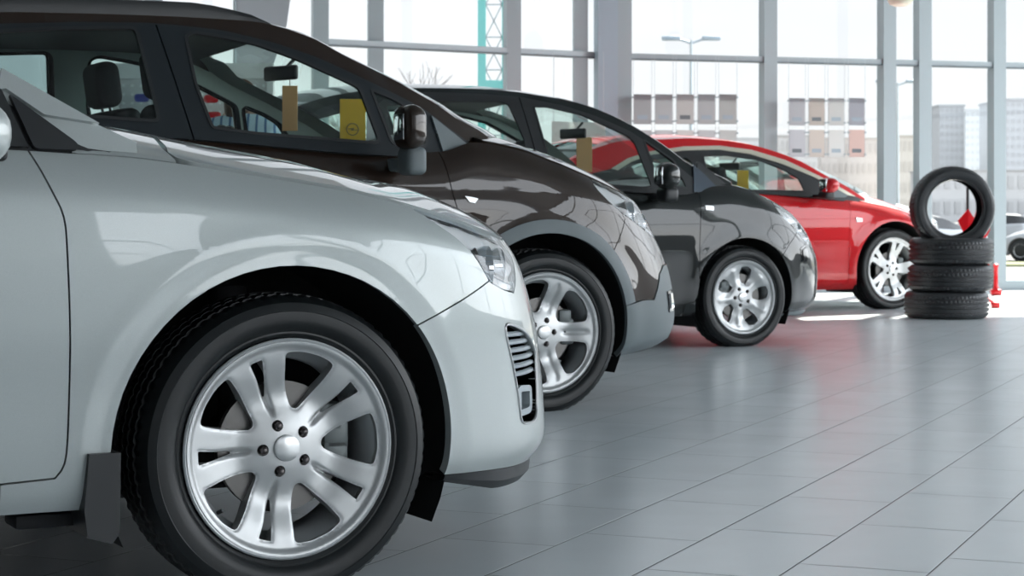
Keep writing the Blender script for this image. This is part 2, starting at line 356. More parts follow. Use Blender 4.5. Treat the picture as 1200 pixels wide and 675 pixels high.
def rounded(poly,r,k=4):
    """round polygon corners (domain units)"""
    out=[];n=len(poly)
    for i in range(n):
        p=Vector(poly[i]);a=Vector(poly[i-1])-p;b=Vector(poly[(i+1)%n])-p
        if a.length<1e-6 or b.length<1e-6: continue
        ra=min(r,a.length*.45);rb=min(r,b.length*.45); A=p+a.normalized()*ra;B=p+b.normalized()*rb
        for j in range(k+1):
            t=j/k; q=A*(1-t)**2+p*2*t*(1-t)+B*t*t; out.append((q.x,q.y))
    return out
def area(p): return .5*sum(p[i-1][0]*p[i][1]-p[i][0]*p[i-1][1] for i in range(len(p)))
def inset(poly,d,sc):
    if d==0: return poly
    q=[(x*sc[0],y*sc[1]) for x,y in poly]
    q=[p for i,p in enumerate(q) if math.dist(p,q[i-1])>1e-5]
    s=1 if area(q)>0 else -1; out=[];n=len(q)
    for i in range(n):
        a=Vector(q[i-1]);p=Vector(q[i]);b=Vector(q[(i+1)%n]); e1=(p-a).normalized();e2=(b-p).normalized()
        n1=Vector((-e1.y,e1.x))*s;n2=Vector((-e2.y,e2.x))*s; m=n1+n2
        if m.length<1e-4: m=n1
        m=m.normalized(); k=1/max(.45,m.dot(n1)); r=p+m*d*k; out.append((r.x/sc[0],r.y/sc[1]))
    return out
def inpoly(X,Y,poly):
    P=np.array(poly); r=np.zeros(X.shape,bool); n=len(P); j=n-1
    for i in range(n):
        xi,yi=P[i];xj,yj=P[j]
        c=((yi>Y)!=(yj>Y)); 
        with np.errstate(divide='ignore',invalid='ignore'): xx=(xj-xi)*(Y-yi)/(yj-yi)+xi
        r^=c&(X<xx); j=i
    return r
def tri_panel(outline,holes,h,sc,gap=.002,hgap=None):
    """-> verts2d (domain), tris, boundary edge list"""
    loops=[resample(inset(outline,gap,sc),h*.8,sc)]
    for q in holes: loops.append(resample(inset(q,-(gap if hgap is None else hgap),sc),h*.8,sc))
    pts=[];edges=[]
    for L in loops:
        b=len(pts); pts+=L; edges+=[(b+i,b+(i+1)%len(L)) for i in range(len(L))]
    A=np.array(loops[0]); x0,y0=A.min(0);x1,y1=A.max(0)
    gx=np.arange(x0+h/sc[0]*.37,x1,h/sc[0]); gy=np.arange(y0+h/sc[1]*.41,y1,h/sc[1])
    if len(gx) and len(gy):
        X,Y=np.meshgrid(gx,gy); X=X.ravel();Y=Y.ravel(); ok=inpoly(X,Y,loops[0])
        for L in loops[1:]: ok&=~inpoly(X,Y,L)
        bp=np.array([p for L in loops for p in L])*np.array(sc)
        X=X[ok];Y=Y[ok]
        if len(X):
            G=np.stack([X*sc[0],Y*sc[1]],1); dm=np.full(len(G),1e9)
            for k in range(0,len(bp),200): dm=np.minimum(dm,((G[:,None,:]-bp[None,k:k+200])**2).sum(2).min(1))
            k=dm>(h*.42)**2; pts+=list(zip(X[k].tolist(),Y[k].tolist()))
    V,E,F,ov,oe,of=delaunay_2d_cdt([Vector((p[0]*sc[0],p[1]*sc[1])) for p in pts],edges,[],0,1e-6)
    V=np.array([(v.x/sc[0],v.y/sc[1]) for v in V]); F=np.array([f for f in F if len(f)==3])
    c=V[F].mean(1); ok=inpoly(c[:,0],c[:,1],loops[0])
    for L in loops[1:]: ok&=~inpoly(c[:,0],c[:,1],L)
    F=F[ok]
    a=V[F[:,0]]*sc;b=V[F[:,1]]*sc;d=V[F[:,2]]*sc
    ar=(b[:,0]-a[:,0])*(d[:,1]-a[:,1])-(b[:,1]-a[:,1])*(d[:,0]-a[:,0])
    F=F[np.abs(ar)>1e-9]; ar=ar[np.abs(ar)>1e-9]; F[ar<0]=F[ar<0][:,::-1]
    from collections import Counter
    cnt=Counter()
    for f in F.tolist():
        for i in range(3): cnt[(f[i],f[(i+1)%3])]+=1
    be=[e for e in cnt if (e[1],e[0]) not in cnt]
    return V,F,be
def surf_mesh(name,surf,outline,holes=(),h=.03,off=0.0,skirt=.012,sc=(1,.75),gap=.002,hgap=None,mirror=False,both=False,B=.9,inv=False,dfun=None):
    V,F,be=tri_panel(outline,holes,h,sc,gap,hgap)
    P=surf.P(V[:,0],V[:,1]); N=surf.nrm(V[:,0],V[:,1])
    o=off if dfun is None else off+dfun(V[:,0],V[:,1],P)[:,None]
    sm_=np.abs(P[:,1]-B)<3e-4
    P=P+N*o
    if both: P[sm_,1]=B
    verts=P.tolist(); nrm=N.tolist(); faces=F.tolist()
    if inv: faces=[f[::-1] for f in faces]; nrm=[[-c for c in n] for n in nrm]
    if skirt:
        idx={}
        def sv(i,deep,nn):
            verts.append((P[i]-(N[i]*deep)).tolist()); nrm.append(nn); return len(verts)-1
        if both: be=[e for e in be if not (abs(P[e[0]][1]-B)<3e-4 and abs(P[e[1]][1]-B)<3e-4)]
        en={}
        for a,b in be:
            e=P[b]-P[a]; n=np.cross(e,N[a]); n=n/max(1e-9,np.linalg.norm(n))
            for k in (a,b): en[k]=en.get(k,0)+n
        top={};bot={}
        for k,n in en.items():
            n=n/max(1e-9,np.linalg.norm(n)); top[k]=sv(k,0,n.tolist()); bot[k]=sv(k,skirt,n.tolist())
        for a,b in be: faces.append([top[b],top[a],bot[a],bot[b]])
    verts=np.array(verts);nrm=np.array(nrm)
    if mirror or both:
        v2=verts.copy();v2[:,1]=2*B-v2[:,1];n2=nrm.copy();n2[:,1]*=-1; f2=[f[::-1] for f in faces]
        if mirror: verts,nrm,faces=v2,n2,f2
        else:
            k=len(verts); seam=np.abs(verts[:,1]-B)<2e-4; mp=[i if seam[i] else i+k for i in range(k)]
            nrm[seam,1]=0; nrm[seam]/=np.maximum(np.linalg.norm(nrm[seam],axis=1,keepdims=True),1e-9)
            faces=faces+[[mp[i] for i in f] for f in f2]; verts=np.concatenate([verts,v2]); nrm=np.concatenate([nrm,n2])
            used=sorted({i for f in faces for i in f}); ix={o_:n_ for n_,o_ in enumerate(used)}; verts=verts[used]; nrm=nrm[used]; faces=[[ix[i] for i in f] for f in faces]
            faces=[f for f in faces if len(set(f))==len(f)]
    me=bpy.data.meshes.new(name); me.from_pydata(verts.tolist(),[],faces); me.polygons.foreach_set('use_smooth',[True]*len(me.polygons))
    me.normals_split_custom_set_from_vertices([tuple(n) for n in nrm.tolist()])
    return me
# ------------------------------------------------------------------ wheels
def tyre_mesh(R=.33,rr=.228,W=.222,grooves=4,n=240,y0=-.010,gw=.0085,gd=.007):
    # profile from outer bead over the tread to the inner bead; outer face at small y
    sw=R-rr; pr=[(rr-.004,y0+.030),(rr+.002,y0+.016),(rr+.010,y0+.012),(rr+.014,y0+.0125),(rr+.018,y0+.008),(rr+.30*sw,y0+.002),(rr+.42*sw,y0),(rr+.60*sw,y0+.001),(rr+.62*sw,y0-.0005),(rr+.66*sw,y0+.001),(rr+.80*sw,y0+.008),(R-.014,y0+.018),(R-.008,y0+.026)]
    sh=len(pr); t0=y0+.034; t1=y0+W-.034; cw=(t1-t0); tread=[]
    tread.append((R-.004,t0))
    for g in range(grooves):
        c=t0+cw*(g+.5+.0)/grooves; bulge=lambda y:R-.004*((y-(t0+t1)/2)/(cw/2))**2
        tread+=[(bulge(c-gw/2),c-gw/2),(bulge(c)-gd,c-gw/2+.001),(bulge(c)-gd,c+gw/2-.001),(bulge(c+gw/2),c+gw/2)]
    tread.append((R-.004,t1)); pr+=tread; e=len(pr)
    pr+=[(R-.012,y0+W-.022),(R-.3*sw,y0+W-.006),(rr+.42*sw,y0+W),(rr+.1*sw,y0+W-.012),(rr-.004,y0+W-.03)]
    def mod(k,i):
        # lateral sipes cut in the shoulder ribs
        if (k in (sh-1,sh,sh+1) or k in (e-1,e,e-2)) and i%4==0: return -.0035
        if sh<=k<e and pr[k][0]>R-.0055 and (i+2*(k%3))%4==1: return -.0035
        return 0
    m=MB(); m.lathe(pr,n,mod=mod); me=m.mesh('tyre'); me.polygons.foreach_set('use_smooth',[True]*len(me.polygons)); me.set_sharp_from_angle(angle=math.radians(28)); return me
class Disc:
    """wheel face: domain (x,z), depth y"""
    def __init__(s,f): s.f=f
    def P(s,x,z):
        x=np.asarray(x,float);z=np.asarray(z,float); return np.stack([x,s.f(x,z),z],-1)
    nrm=Body.nrm
def polar(r,a): return (r*math.cos(math.radians(a)),r*math.sin(math.radians(a)))
def wheel_face(kind,Rr,rot):
    """windows of the wheel face as polygons, per style"""
    H=[]; R=Rr-.012
    def add(pts,a0,r=.012):
        H.append(rounded([polar(q*Rr,a0+a) for q,a in pts],r,4))
    for k in range(5):
        a=rot+72*k
        if kind=='white':
            add([(.37,-5.5),(.37,5.5),(.50,12.3),(.66,15.6),(.885,16.6),(.90,6),(.90,-6),(.885,-16.6),(.66,-15.6),(.50,-12.3)],a+36,.013)
            add([(.50,-1.2),(.50,1.2),(.68,3.0),(.86,4.3),(.86,-4.3),(.68,-3.0)],a,.005)
        elif kind=='brown':
            add([(.36,-9),(.36,9),(.60,21),(.83,23.5),(.90,14),(.91,0),(.90,-14),(.83,-23.5),(.60,-21)],a+36,.016)
        elif kind=='dark':
            add([(.37,-13),(.39,13),(.66,19),(.83,16),(.86,3),(.80,-9),(.62,-15)],a+36,.011)
        elif kind=='red':
            add([(.30,-9),(.30,9),(.60,19),(.86,21),(.91,10),(.91,-10),(.86,-21),(.60,-19)],a+36,.014)
            add([(.62,-1.5),(.62,1.5),(.86,4.5),(.86,-4.5)],a,.004)
    return H
def segdist(X,Z,poly):
    P=np.array(poly);d=np.full(X.shape,1e9);n=len(P)
    for i in range(n):
        a=P[i-1];b=P[i];e=b-a;L=max(1e-12,(e**2).sum()); t=np.clip(((X-a[0])*e[0]+(Z-a[1])*e[1])/L,0,1)
        d=np.minimum(d,np.hypot(X-a[0]-t*e[0],Z-a[1]-t*e[1]))
    return d
def make_wheel(kind,Rr,Rt,rot,h,parent,name='wheel',ty=None,nut_r=.0515,W=.222):
    Hs=wheel_face(kind,Rr,rot)
    def depth(x,z):
        r=np.hypot(x,z); a=np.degrees(np.arctan2(z,x))
        y=.020-.016*np.clip((r-.06)/(Rr-.06),0,1)**1.3+.018*np.exp(-((r-.115)/.05)**2)
        if kind in('white','red','brown'):
            d=np.full(r.shape,1e9)
            for q in Hs: d=np.minimum(d,segdist(x,z,q))
            y=y+.0035*np.exp(-d/.003)
        if kind=='white': aa=((a-rot+36)%72)-36; w=np.sin(np.radians(aa))*r; y=y+.012*np.exp(-(w/.0055)**2)*sstep(r,.065,.10)*(1-sstep(r,.16,.19))
        if kind=='brown':                     # shallow channel down each spoke
            aa=((a-rot+36)%72)-36; w=np.abs(np.sin(np.radians(aa)))*r; y=y+.006*np.exp(-(w/.011)**2)*sstep(r,.07,.11)*(1-sstep(r,.19,.22))
        if kind=='dark':
            aa=((a-rot+36)%72)-36; w=np.sin(np.radians(aa))*r; y=y-.008*np.exp(-((w-.004)/.018)**2)*sstep(r,.05,.1)*(1-sstep(r,.17,.19))
            d=np.full(r.shape,1e9)
            for q in Hs: d=np.minimum(d,segdist(x,z,q))
            y=y+.006*np.exp(-d/.008)
        y=np.where(r>Rr-.020,y-.008*sstep(r,Rr-.020,Rr-.008),y)
        return y
    D=Disc(depth)
    out=[polar(Rr-.004,a) for a in np.arange(0,360,2.5)]
    pk=[[ (c[0]+.0125*math.cos(t),c[1]+.0125*math.sin(t)) for t in np.arange(0,2*PI,PI/7)] for c in [polar(nut_r,rot+72*k) for k in range(5)]]
    me=surf_mesh('rim',D,out,Hs+pk,h=h,skirt=.034,sc=(1,1),gap=0)
    w=link(name,me,'alloy',parent)
    # barrel joined as one child
    b=MB(); L=[(Rr-.006,.000),(Rr,-.003),(Rr+.004,.000),(Rr+.004,.006),(Rr-.006,.014),(Rr-.016,.030),(Rr-.040,.060),(Rr-.044,.10),(Rr-.036,.16),(Rr-.012,.185),(Rr+.003,.20)]
    b.lathe(L,72); b.build('rim_barrel','alloyd',w)
    t=link('tyre',ty,'rubber',w)
    for k in range(5):
        c=polar(nut_r,rot+72*k)
        q=MB(); q.cyl((c[0],.030,c[1]),(c[0],.016,c[1]),.0095,.0088,n=6); q.sphere((c[0],.016,c[1]),.0075,(1,.6,1),12,8); q.build('lug_nut','nut',w)
    q=MB(); q.lathe([(.0005,.011),(.022,.0115),(.0285,.014),(.030,.030)],36); q.build('centre_cap','satin',w)
    if kind=='white':
        c=polar(Rr*.86,-140); q=MB(); q.cyl((c[0],.022,c[1]),(c[0]*.95,.010,c[1]*.95),.0045,n=10); q.build('valve','trim',w)
    return w
def add_wheels(root,c,b,B,wk):
    ty=tyre_mesh(wk['Rt'],wk['Rr']+.004,wk.get('W',.222),4,wk.get('n',240))
    w=make_wheel(wk['kind'],wk['Rr'],wk['Rt'],wk['rot'],wk['h'],root,ty=ty,W=wk.get('W',.222)); w.location=(0,wk['y'],b.wc2)
    spots=[(b.rear,wk['y'],0),(0,2*B-wk['y'],PI),(b.rear,2*B-wk['y'],PI)]
    for x,y,r in spots:
        q=copy_tree(w,root); q.location=(x,y,b.wc2); q.rotation_euler=(0,0,r)
    for x in (0,b.rear):
        for s in (0,1):
            y=lambda v:(v if s==0 else 2*B-v)
            m=MB(); a,bb=(.075,.095)
            m.cyl((x,y(a),b.wc2),(x,y(bb),b.wc2),.142,n=48); m.cyl((x,y(.06),b.wc2),(x,y(a),b.wc2),.075,n=32); m.build('brake_disc','disc',root)
            m=MB(); 
            t0=wk.get('cal',10)
            for t in (t0-18,t0,t0+18):
                p=polar(.128,t); m.box((x+p[0]-.03,min(y(.062),y(.125)),b.wc2+p[1]-.034),(x+p[0]+.03,max(y(.062),y(.125)),b.wc2+p[1]+.034),.01)
            m.build('brake_caliper','cal',root)
            m=MB(); m.cyl((x,y(.10),b.wc2),(x,y(.5),b.wc2),.035,n=16); m.box((x-.04,min(y(.2),y(.34)),b.wc2-.10),(x+.05,max(y(.2),y(.34)),b.wc2+.02),.02)
            m.cyl((x-.02,y(.26),b.wc2),(x-.03,y(.34),b.wc2+.33),.045,n=16); m.build('suspension_strut','liner',root)
# ------------------------------------------------------------------ cars
def uw2st(b,pts,s0=None):
    out=[]
    for u,w in pts:
        s=u;t=.5
        for _ in range(25):
            p=b.P(s,t);e=1e-4;ps=b.P(s+e,t);pt=b.P(s,t+e)
            J=np.array([[ps[0]-p[0],pt[0]-p[0]],[ps[2]-p[2],pt[2]-p[2]]])/e
            r=np.array([u-p[0],w-p[2]])
            try: d=np.linalg.solve(J,r)
            except Exception: break
            d=np.clip(d,-.1,.1); s+=d[0];t+=d[1]; s=min(s,b.sA+.8)
            if t>.999: t=.999
            if t<-.0: t=0
            if abs(d).max()<1e-6: break
        out.append((float(s),float(t)))
    return out
def arc(b,R,a0,a1,uc=0,n=26):
    return uw2st(b,[(uc+R*math.cos(math.radians(a0+(a1-a0)*i/n)),b.wc+R*math.sin(math.radians(a0+(a1-a0)*i/n))) for i in range(n+1)])
def box_part(name,lo,hi,bev,m,parent,rot=None,seg=3,**k):
    q=MB(); q.box(lo,hi,bev,seg,rot); return q.build(name,m,parent,**k)
def ribbon(name,b,s0,s1,t,drop,inn,m,parent,B,n=30,top=0):
    """lip hanging under the body edge, both sides"""
    S=np.linspace(s0,s1,n); P=b.P(S,t); N=b.nrm(S,t+.01); q=MB()
    for sgn in (0,1):
        rows=[]
        for p,nn,k in zip(P,N,np.linspace(0,1,n)):
            dz=drop*min(1,.35+k*3)
            prof=[(0+top,-.004),(-.0,-.001),(-dz*.6,-.006),(-dz,-.03-inn),(-dz+.01,-.09-inn),(0,-.08)]
            rows.append([q.bm.verts.new((p[0]+nn[0]*o,(p[1]+nn[1]*o) if sgn==0 else 2*B-(p[1]+nn[1]*o),p[2]+z)) for z,o in prof])
        for A,C in zip(rows[:-1],rows[1:]):
            for i in range(len(A)): j=(i+1)%len(A); q.bm.faces.new((A[i],A[j],C[j],C[i]))
    return q.build(name,m,parent,smooth=30)
def seat(parent,u,v,w,wb,name='seat'):
    q=MB(); q.box((u-.02,v-.25,w),(u+.50,v+.25,w+.14),.05,4,(math.radians(-6),'Y'))
    q.box((u-.10,v-.25,w+.10),(u+.04,v+.25,wb),.05,4,(math.radians(-14),'Y')); o=q.build(name,'fabric',parent)
    q=MB(); q.box((u-.19,v-.13,wb+.0),(u-.08,v+.13,wb+.20),.045,4,(math.radians(-8),'Y')); q.cyl((u-.1,v-.06,wb-.08),(u-.13,v-.06,wb+.05),.006);q.cyl((u-.1,v+.06,wb-.08),(u-.13,v+.06,wb+.05),.006); q.build('headrest','fabric',o)
    return o
def build_car(key,pk,label,group=None,h=.03):
    C=CAR[key]; b=Body(**C['body']); g=Green(**C['green']); B=b.B; E=OUT[key]; X=EXTRA[key]; O=C['O']; b.wc2=X['wheel']['wc']
    root=empty('car',(O[0],O[1],0),TH,label,'car',group)
    sN=b.sA+b.LF; sT=b.sR-b.LR; sc=(1,.75); P_=M[pk]
    Ra=b.Ra; Rp=Ra+X.get('clad',0)
    af=math.degrees(math.asin((float(lerp1(.35,b.wB))-b.wc)/Rp)); ar=180-math.degrees(math.asin((float(lerp1(-.4,b.wB))-b.wc)/Rp))
    def pan(name,surf,outline,holes=(),m=P_,both=False,side=True,**k):
        kw=dict(h=h,B=B); kw.update(k)
        if both: return link(name,surf_mesh(name,surf,outline,holes,both=True,**kw),m,root)
        o=link(name,surf_mesh(name,surf,outline,holes,**kw),m,root)
        if side: link(name,surf_mesh(name,surf,outline,holes,mirror=True,**{**kw,'h':max(kw['h'],.04)}),m,root)
        return o
    DE=list(X.get('door_edge',E['door_edge'])); top=.992
    DE[0]=(DE[0][0],top)
    low=X['hl_low']; fr=X['hl_front']; sp=X['split']; si=X['split_i']
    def ang(st): p=b.P(*st); return math.degrees(math.atan2(p[2]-b.wc,p[0]))
    a_s=ang(sp[0])
    # --- fender
    fo=smooth_line(DE[:-1],3)+[DE[-1]]+[(DE[-1][0],0)]+arc(b,Rp,ar,a_s)+sp[1:]+low[:si+1][::-1]+[(low[0][0],top)]
    fen=pan('fender',b,fo,h=h*.8)
    if X.get('ftop'): pan('fender_top',b,X['ftop'],h=.015,gap=.0,skirt=.01)
    # --- bumper (both sides in one piece)
    gr=X['grille']
    bo=arc(b,Rp,a_s,af)+([(float(arc(b,Rp,af,af,n=1)[0][0])+.02,0)])+[(sN,0)]+gr+[(sN,top),(fr[-1][0],top)]+fr[::-1]+low[si+1:][::-1]+sp[::-1][:-1]
    vent=X.get('vent'); vh=[rounded(vent,.03)] if vent else []
    ch=X.get('fogholes',[])
    bot=X.get('bumper_cut')
    if bot:   # lower cladding part of another material: clip the painted part at a line
        bo=arc(b,Rp,a_s,X['clad_a'])+bot+gr[-1:]+[(sN,top),(fr[-1][0],top)]+fr[::-1]+low[si+1:][::-1]+sp[::-1][:-1]
        co=arc(b,Ra,X['clad_a'],af-4)+[(sN,0)]+gr[:-1]+[(sN,bot[-1][1])]+bot[::-1]
        pan('lower_bumper',b,co,ch,m=M['clad'],both=True,off=.004,skirt=.02)
        ch=[]
    pan('bumper',b,bo,vh+ch,both=True,h=h*.8,hgap=.0,skirt=.02)
    # --- head lamp
    hl=low+fr+[(low[0][0]+.01,top)]
    for mir in (False,True):
        L=link('headlight',surf_mesh('headlight',b,hl,(),h=.02,skirt=.05,mirror=mir,B=B,gap=.003),'lens',root)
        dep=lambda s,t,P: -.012-.045*np.clip(segdist(s,t*.75,[(x,y*.75) for x,y in hl])/.05,0,1)-.010*np.sin(s*60)*np.cos(t*40)
        link('lamp_reflector',surf_mesh('lamp_reflector',b,hl,(),h=.016,skirt=0,mirror=mir,B=B,dfun=dep,gap=.004),'lamp',L)
        for (s,t,r) in X['bulbs']:
            p=b.P(s,t);n=b.nrm(s,t); d=Vector((n[0]*.5+.85,n[1]*.35,0)).normalized(); p=Vector(p)-Vector(n)*.035
            q=MB(); q.lathe([(.001,-.004),(r*.45,-.003),(r*.5,.004),(r*.8,-.006),(r,-.012),(r,.0),(r*.92,.02)],28)
            me=q.mesh('projector'); R=d.to_track_quat('-Y','Z').to_matrix().to_4x4(); me.transform(Matrix.Translation(p)@R)
            if mir: me.transform(Matrix.Translation((0,2*B,0))@Matrix.Diagonal((1,-1,1,1)))
            link('projector_lamp',me,'chrome',L,smooth=40)
    if X.get('hl_amber'):
        pan('turn_signal',b,X['hl_amber'],m=M['amber'],off=-.012,skirt=0,h=.02)
    # --- vent
    if vent:
        for mir in (False,True):
            q=link('air_vent',surf_mesh('air_vent',b,rounded(vent,.03),(),h=.02,off=-.05,skirt=-.05,mirror=mir,B=B,gap=0),'trim',root)
            bz=MB(); L=rounded(vent,.03); pts=b.P(np.array([p[0] for p in L]),np.array([p[1] for p in L])); 
            if mir: pts[:,1]=2*B-pts[:,1]
            pts=[tuple(p) for p in pts]; bz.tube(pts+[pts[0]],.0035,6); bz.build('vent_bezel','satin',q)
            for i in range(6):
                t=.555-.034*i; S=np.linspace(.62+.004*i,.80,8); pp=b.P(S,t+.03*(S-.62)/.2); nn=b.nrm(S,t+0*S); pp=pp-nn*.012
                if mir: pp[:,1]=2*B-pp[:,1]
                z=MB(); z.tube([tuple(p) for p in pp],.0065,6); z.build('vent_slat','grey',q)
            L=rounded([(.665,.21),(.675,.345),(.775,.345),(.765,.225)],.03); L2=inset(L,.02,(1,.75))
            z=surf_mesh('fog_lamp_bezel',b,L,[L2],h=.015,off=-.008,skirt=.03,mirror=mir,B=B,gap=0); link('fog_lamp_bezel',z,'grey',q)
    for fo_ in X.get('fog',[]):
        for mir in (False,True):
            q=link('fog_lamp',surf_mesh('fog_lamp',b,fo_,(),h=.015,off=X.get('fogoff',.008),skirt=.02,mirror=mir,B=B,gap=-.004),'trimg',root)
            link('fog_lamp_strip',surf_mesh('fog_lamp_strip',b,inset(fo_,.012,(1,.75)),(),h=.01,off=X.get('fogoff',.008)+.006,skirt=.008,mirror=mir,B=B,gap=0),X.get('fogm','chrome'),q)
    # --- grille
    go=[(gr[0][0]-.0,gr[0][1]-.03)]+[(x-.02,y) for x,y in gr[1:-1]]+[(sN,gr[-1][1]+.03)]
    G=pan('grille',b,go,m=M['trimg'],both=True,off=-.035,skirt=0,h=.05)
    for i in range(5):
        t=gr[0][1]+.05+(gr[-1][1]-gr[0][1]-.1)*i/4; S=np.linspace(gr[1][0]+.04,sN,10)
        for mir in (0,1):
            pp=b.P(S,t+0*S)-b.nrm(S,t+0*S)*.02
            if mir: pp[:,1]=2*B-pp[:,1]
            z=MB(); z.tube([tuple(p) for p in pp],.006,6); z.build('grille_bar','chrome' if i in (0,4) else 'trim',G)
    # --- hood, cowl
    hb=X['hood_back']
    pan('hood',b,[(sN-.003,1.004)]+[(sN-.003,2.0)]+hb,both=True,h=h,skirt=.015)
    pan('cowl',b,[(-.12,1.0),(-.0,2.0),(-.9,2.0),(-.75,1.0)],m=M['trim'],both=True,off=-.025,skirt=0,h=.08)
    # --- doors and rear
    dl=DE[-1][1]; dB=X['doorB']; dC=X['doorC']
    fd=smooth_line(DE[:-1],3)+[DE[-1],(dB[-1][0]+.05,dl),(dB[-1][0],dl+.05)]+dB[::-1]
    pan('front_door',b,fd)
    if dC:
        pan('rear_door',b,dB+[(dB[-1][0],dl+.05),(dB[-1][0]-.04,dl)]+[(dC[-1][0]+.1,dl)]+dC[::-1])
        q0=dC; qs=dC[-1]
    else: q0=dB; qs=(dB[-1][0],dl)
    mats_sill=M['clad'] if X.get('clad') else P_
    pan('sill',b,[(DE[-1][0],0),(DE[-1][0],dl),(qs[0]+.0,dl),(qs[0],0)],m=mats_sill)
    ar1=180-math.degrees(math.asin((float(lerp1(b.rear+Ra,b.wB))-b.wc)/Rp)); 
    qa=arc(b,Rp,180-ar1,ar1,uc=b.rear)
    pan('rear_quarter',b,q0+[(qs[0],0)]+qa+[(sT,0),(sT,top)],h=.045)
    if X.get('clad'):
        for uc,a0,a1 in ((0,X['clad_a'],ar),(b.rear,180-ar1,ar1)):
            pan('wheel_arch_trim',b,arc(b,Ra,a0,a1,uc=uc,n=40)+arc(b,Rp,a1,a0,uc=uc,n=40),m=M['clad'],off=.006,skirt=.02,h=.02,gap=0)
    tl=[(b.sR-.15,.62),(b.sR-.15,.95),(b.sR-.75,.95),(b.sR-.7,.66)]
    pan('tail_light',b,tl,m=M['tail'],off=.006,h=.05)
    # --- dark inner shell behind every gap
    hole=arc(b,Ra,af-3,180-(af-3))+[(-.46,-.02),(.46,-.02)]
    fa=arc(b,Ra+.012,af-1,181-af); rb=arc(b,Ra+.012,af,180-af,uc=b.rear); z_=lambda L:[(L[0][0],0)]+[(x,max(y,.004)) for x,y in L[1:-1]]+[(L[-1][0],0)]
    sh=[(sT,0),(sT,.995),(sN,.995),(sN,0)]+z_(fa)+z_(rb)
    pan('inner_shell',b,sh,[[(x,y) for x,y in inset(hl,.006,(1,.75))]]+([inset(rounded(vent,.03),-.003,(1,.75))] if vent else []),m=M['shell'],off=-.016,skirt=0,gap=.003,hgap=.0,h=.05)
    # --- arch liners
    for uc in (0,b.rear):
        for s in (0,1):
            q=MB(); n=30; rows=[]
            for i in range(n+1):
                ad=-28+236*i/n; a=math.radians(ad); st_=uw2st(b,[(uc+Ra*math.cos(a),max(.235,b.wc+Ra*math.sin(a)))])[0]; ve=float(b.P(*st_)[1])+.014
                rows.append([q.bm.verts.new((uc+(Ra+.012)*math.cos(a),(v if s==0 else 2*B-v),b.wc+(Ra+.012)*math.sin(a))) for v in (ve,max(.15,ve+.05),.46)])
            for A,Cc in zip(rows[:-1],rows[1:]):
                for i in range(2): q.bm.faces.new((A[i],A[i+1],Cc[i+1],Cc[i]))
            c=q.bm.verts.new((uc,(.46 if s==0 else 2*B-.46),b.wc))
            for A,Cc in zip(rows[:-1],rows[1:]): q.bm.faces.new((A[2],c,Cc[2]))
            q.build('arch_liner','liner',root)
    box_part('underbody',(-3.0 if key!='dark' else -2.8,.50,.17),(.62,2*B-.50,.30),.03,'liner',root)
    box_part('floor_pan',(b.rear+.45,.09,.23),(-.45,2*B-.09,.29),.02,'liner',root)
    ribbon('lower_lip',b,X['lip'][0],sN,0.0,X['lip'][1],.0,M['trim' if key!='dark' else 'clad'],root,B)
    # --- greenhouse
    re=X['roof']; r=Roof(g,B,re,X['bulge'],X['crown'])
    uf=re[-1][0]; ur=re[0][0]
    us=np.linspace(ur,uf,60)
    topl=[(float(u),float(lerp1(u,re))) for u in us]
    botl=[(float(u),min(float(lerp1(u,b.wE))-.025,float(lerp1(u,re))-.006)) for u in us]
    wins=X['wins']; wh=[rounded(w,.02,3) for n,w in wins]
    st=X['strip']
    def clip_above(): return [(u,w) for u,w in topl if u>=st[0][0]-.001 and u<=st[-1][0]+.001]
    def stw(u): return float(np.interp(u,[p[0] for p in st],[p[1] for p in st]))
    stl=[(float(u),min(stw(u),float(lerp1(u,re))-.004)) for u in np.linspace(ur,uf,60)]
    low_out=botl+[(u,w) for u,w in stl[::-1] if True]
    gaps=[[(a[0]-.003,a[1]),(a[0]+.003,a[1]),(c[0]+.003,c[1]),(c[0]-.003,c[1])] for a,c in X['gaps']]
    pan('window_frame',g,low_out,wh+[q for q in gaps],m=M[X.get('frame','trim')],off=.004,skirt=.015,h=.05,gap=0,hgap=.0)
    pan('roof_side',g,stl+topl[::-1],h=.05,gap=.001)
    for n,w in wins:
        tint='glasst' if 'rear' in n and X.get('tint') else 'glassc'
        for mir in (False,True):
            wg=link(n,surf_mesh(n,g,rounded(w,.02,3),(),h=.08,off=-.004,skirt=0,mirror=mir,B=B,gap=-.004),tint,root)
            fr_=surf_mesh('window_seal',g,rounded(w,.02,3),[inset(rounded(w,.02,3),.009,(1,1))],h=.03,off=.007,skirt=.012,sc=(1,1),mirror=mir,B=B,gap=-.003,hgap=0)
            link('window_seal',fr_,X.get('sealm','trimg'),wg)
    pan('pillar_trim',g,botl+topl[::-1],[inset(w,-.016,(1,1)) for w in wh],m=M['intg'],off=-.035,skirt=0,h=.08,gap=.01,hgap=0)
    for n,poly,mm,off in X.get('gpans',[]):
        pan(n,g,poly,m=M[mm] if mm!='paint' else P_,off=off,skirt=.012,h=.02,sc=(1,1),gap=.0015)
    # --- roof and screens
    uh=X['header']; uw=X['rearwin']; pb=X.get('pb',.045)
    pan('roof',r,[(ur,0),(uf,0),(uf,pb),(uh+.12,pb),(uh+.03,.12),(uh-.0,.4),(uh-.02,1),(uw,1),(uw-.02,.14),(uw-.12,.06),(ur,.05)],both=True,h=.05,sc=(1,.9),gap=0,skirt=.01)
    pan('windshield',r,[(uf-.0,pb),(uh+.12,pb),(uh+.03,.12),(uh-.0,.4),(uh-.02,1),(uf-.0,1)],m=M['glassc'],both=True,h=.06,sc=(1,.9),gap=0,skirt=0,off=-.003)
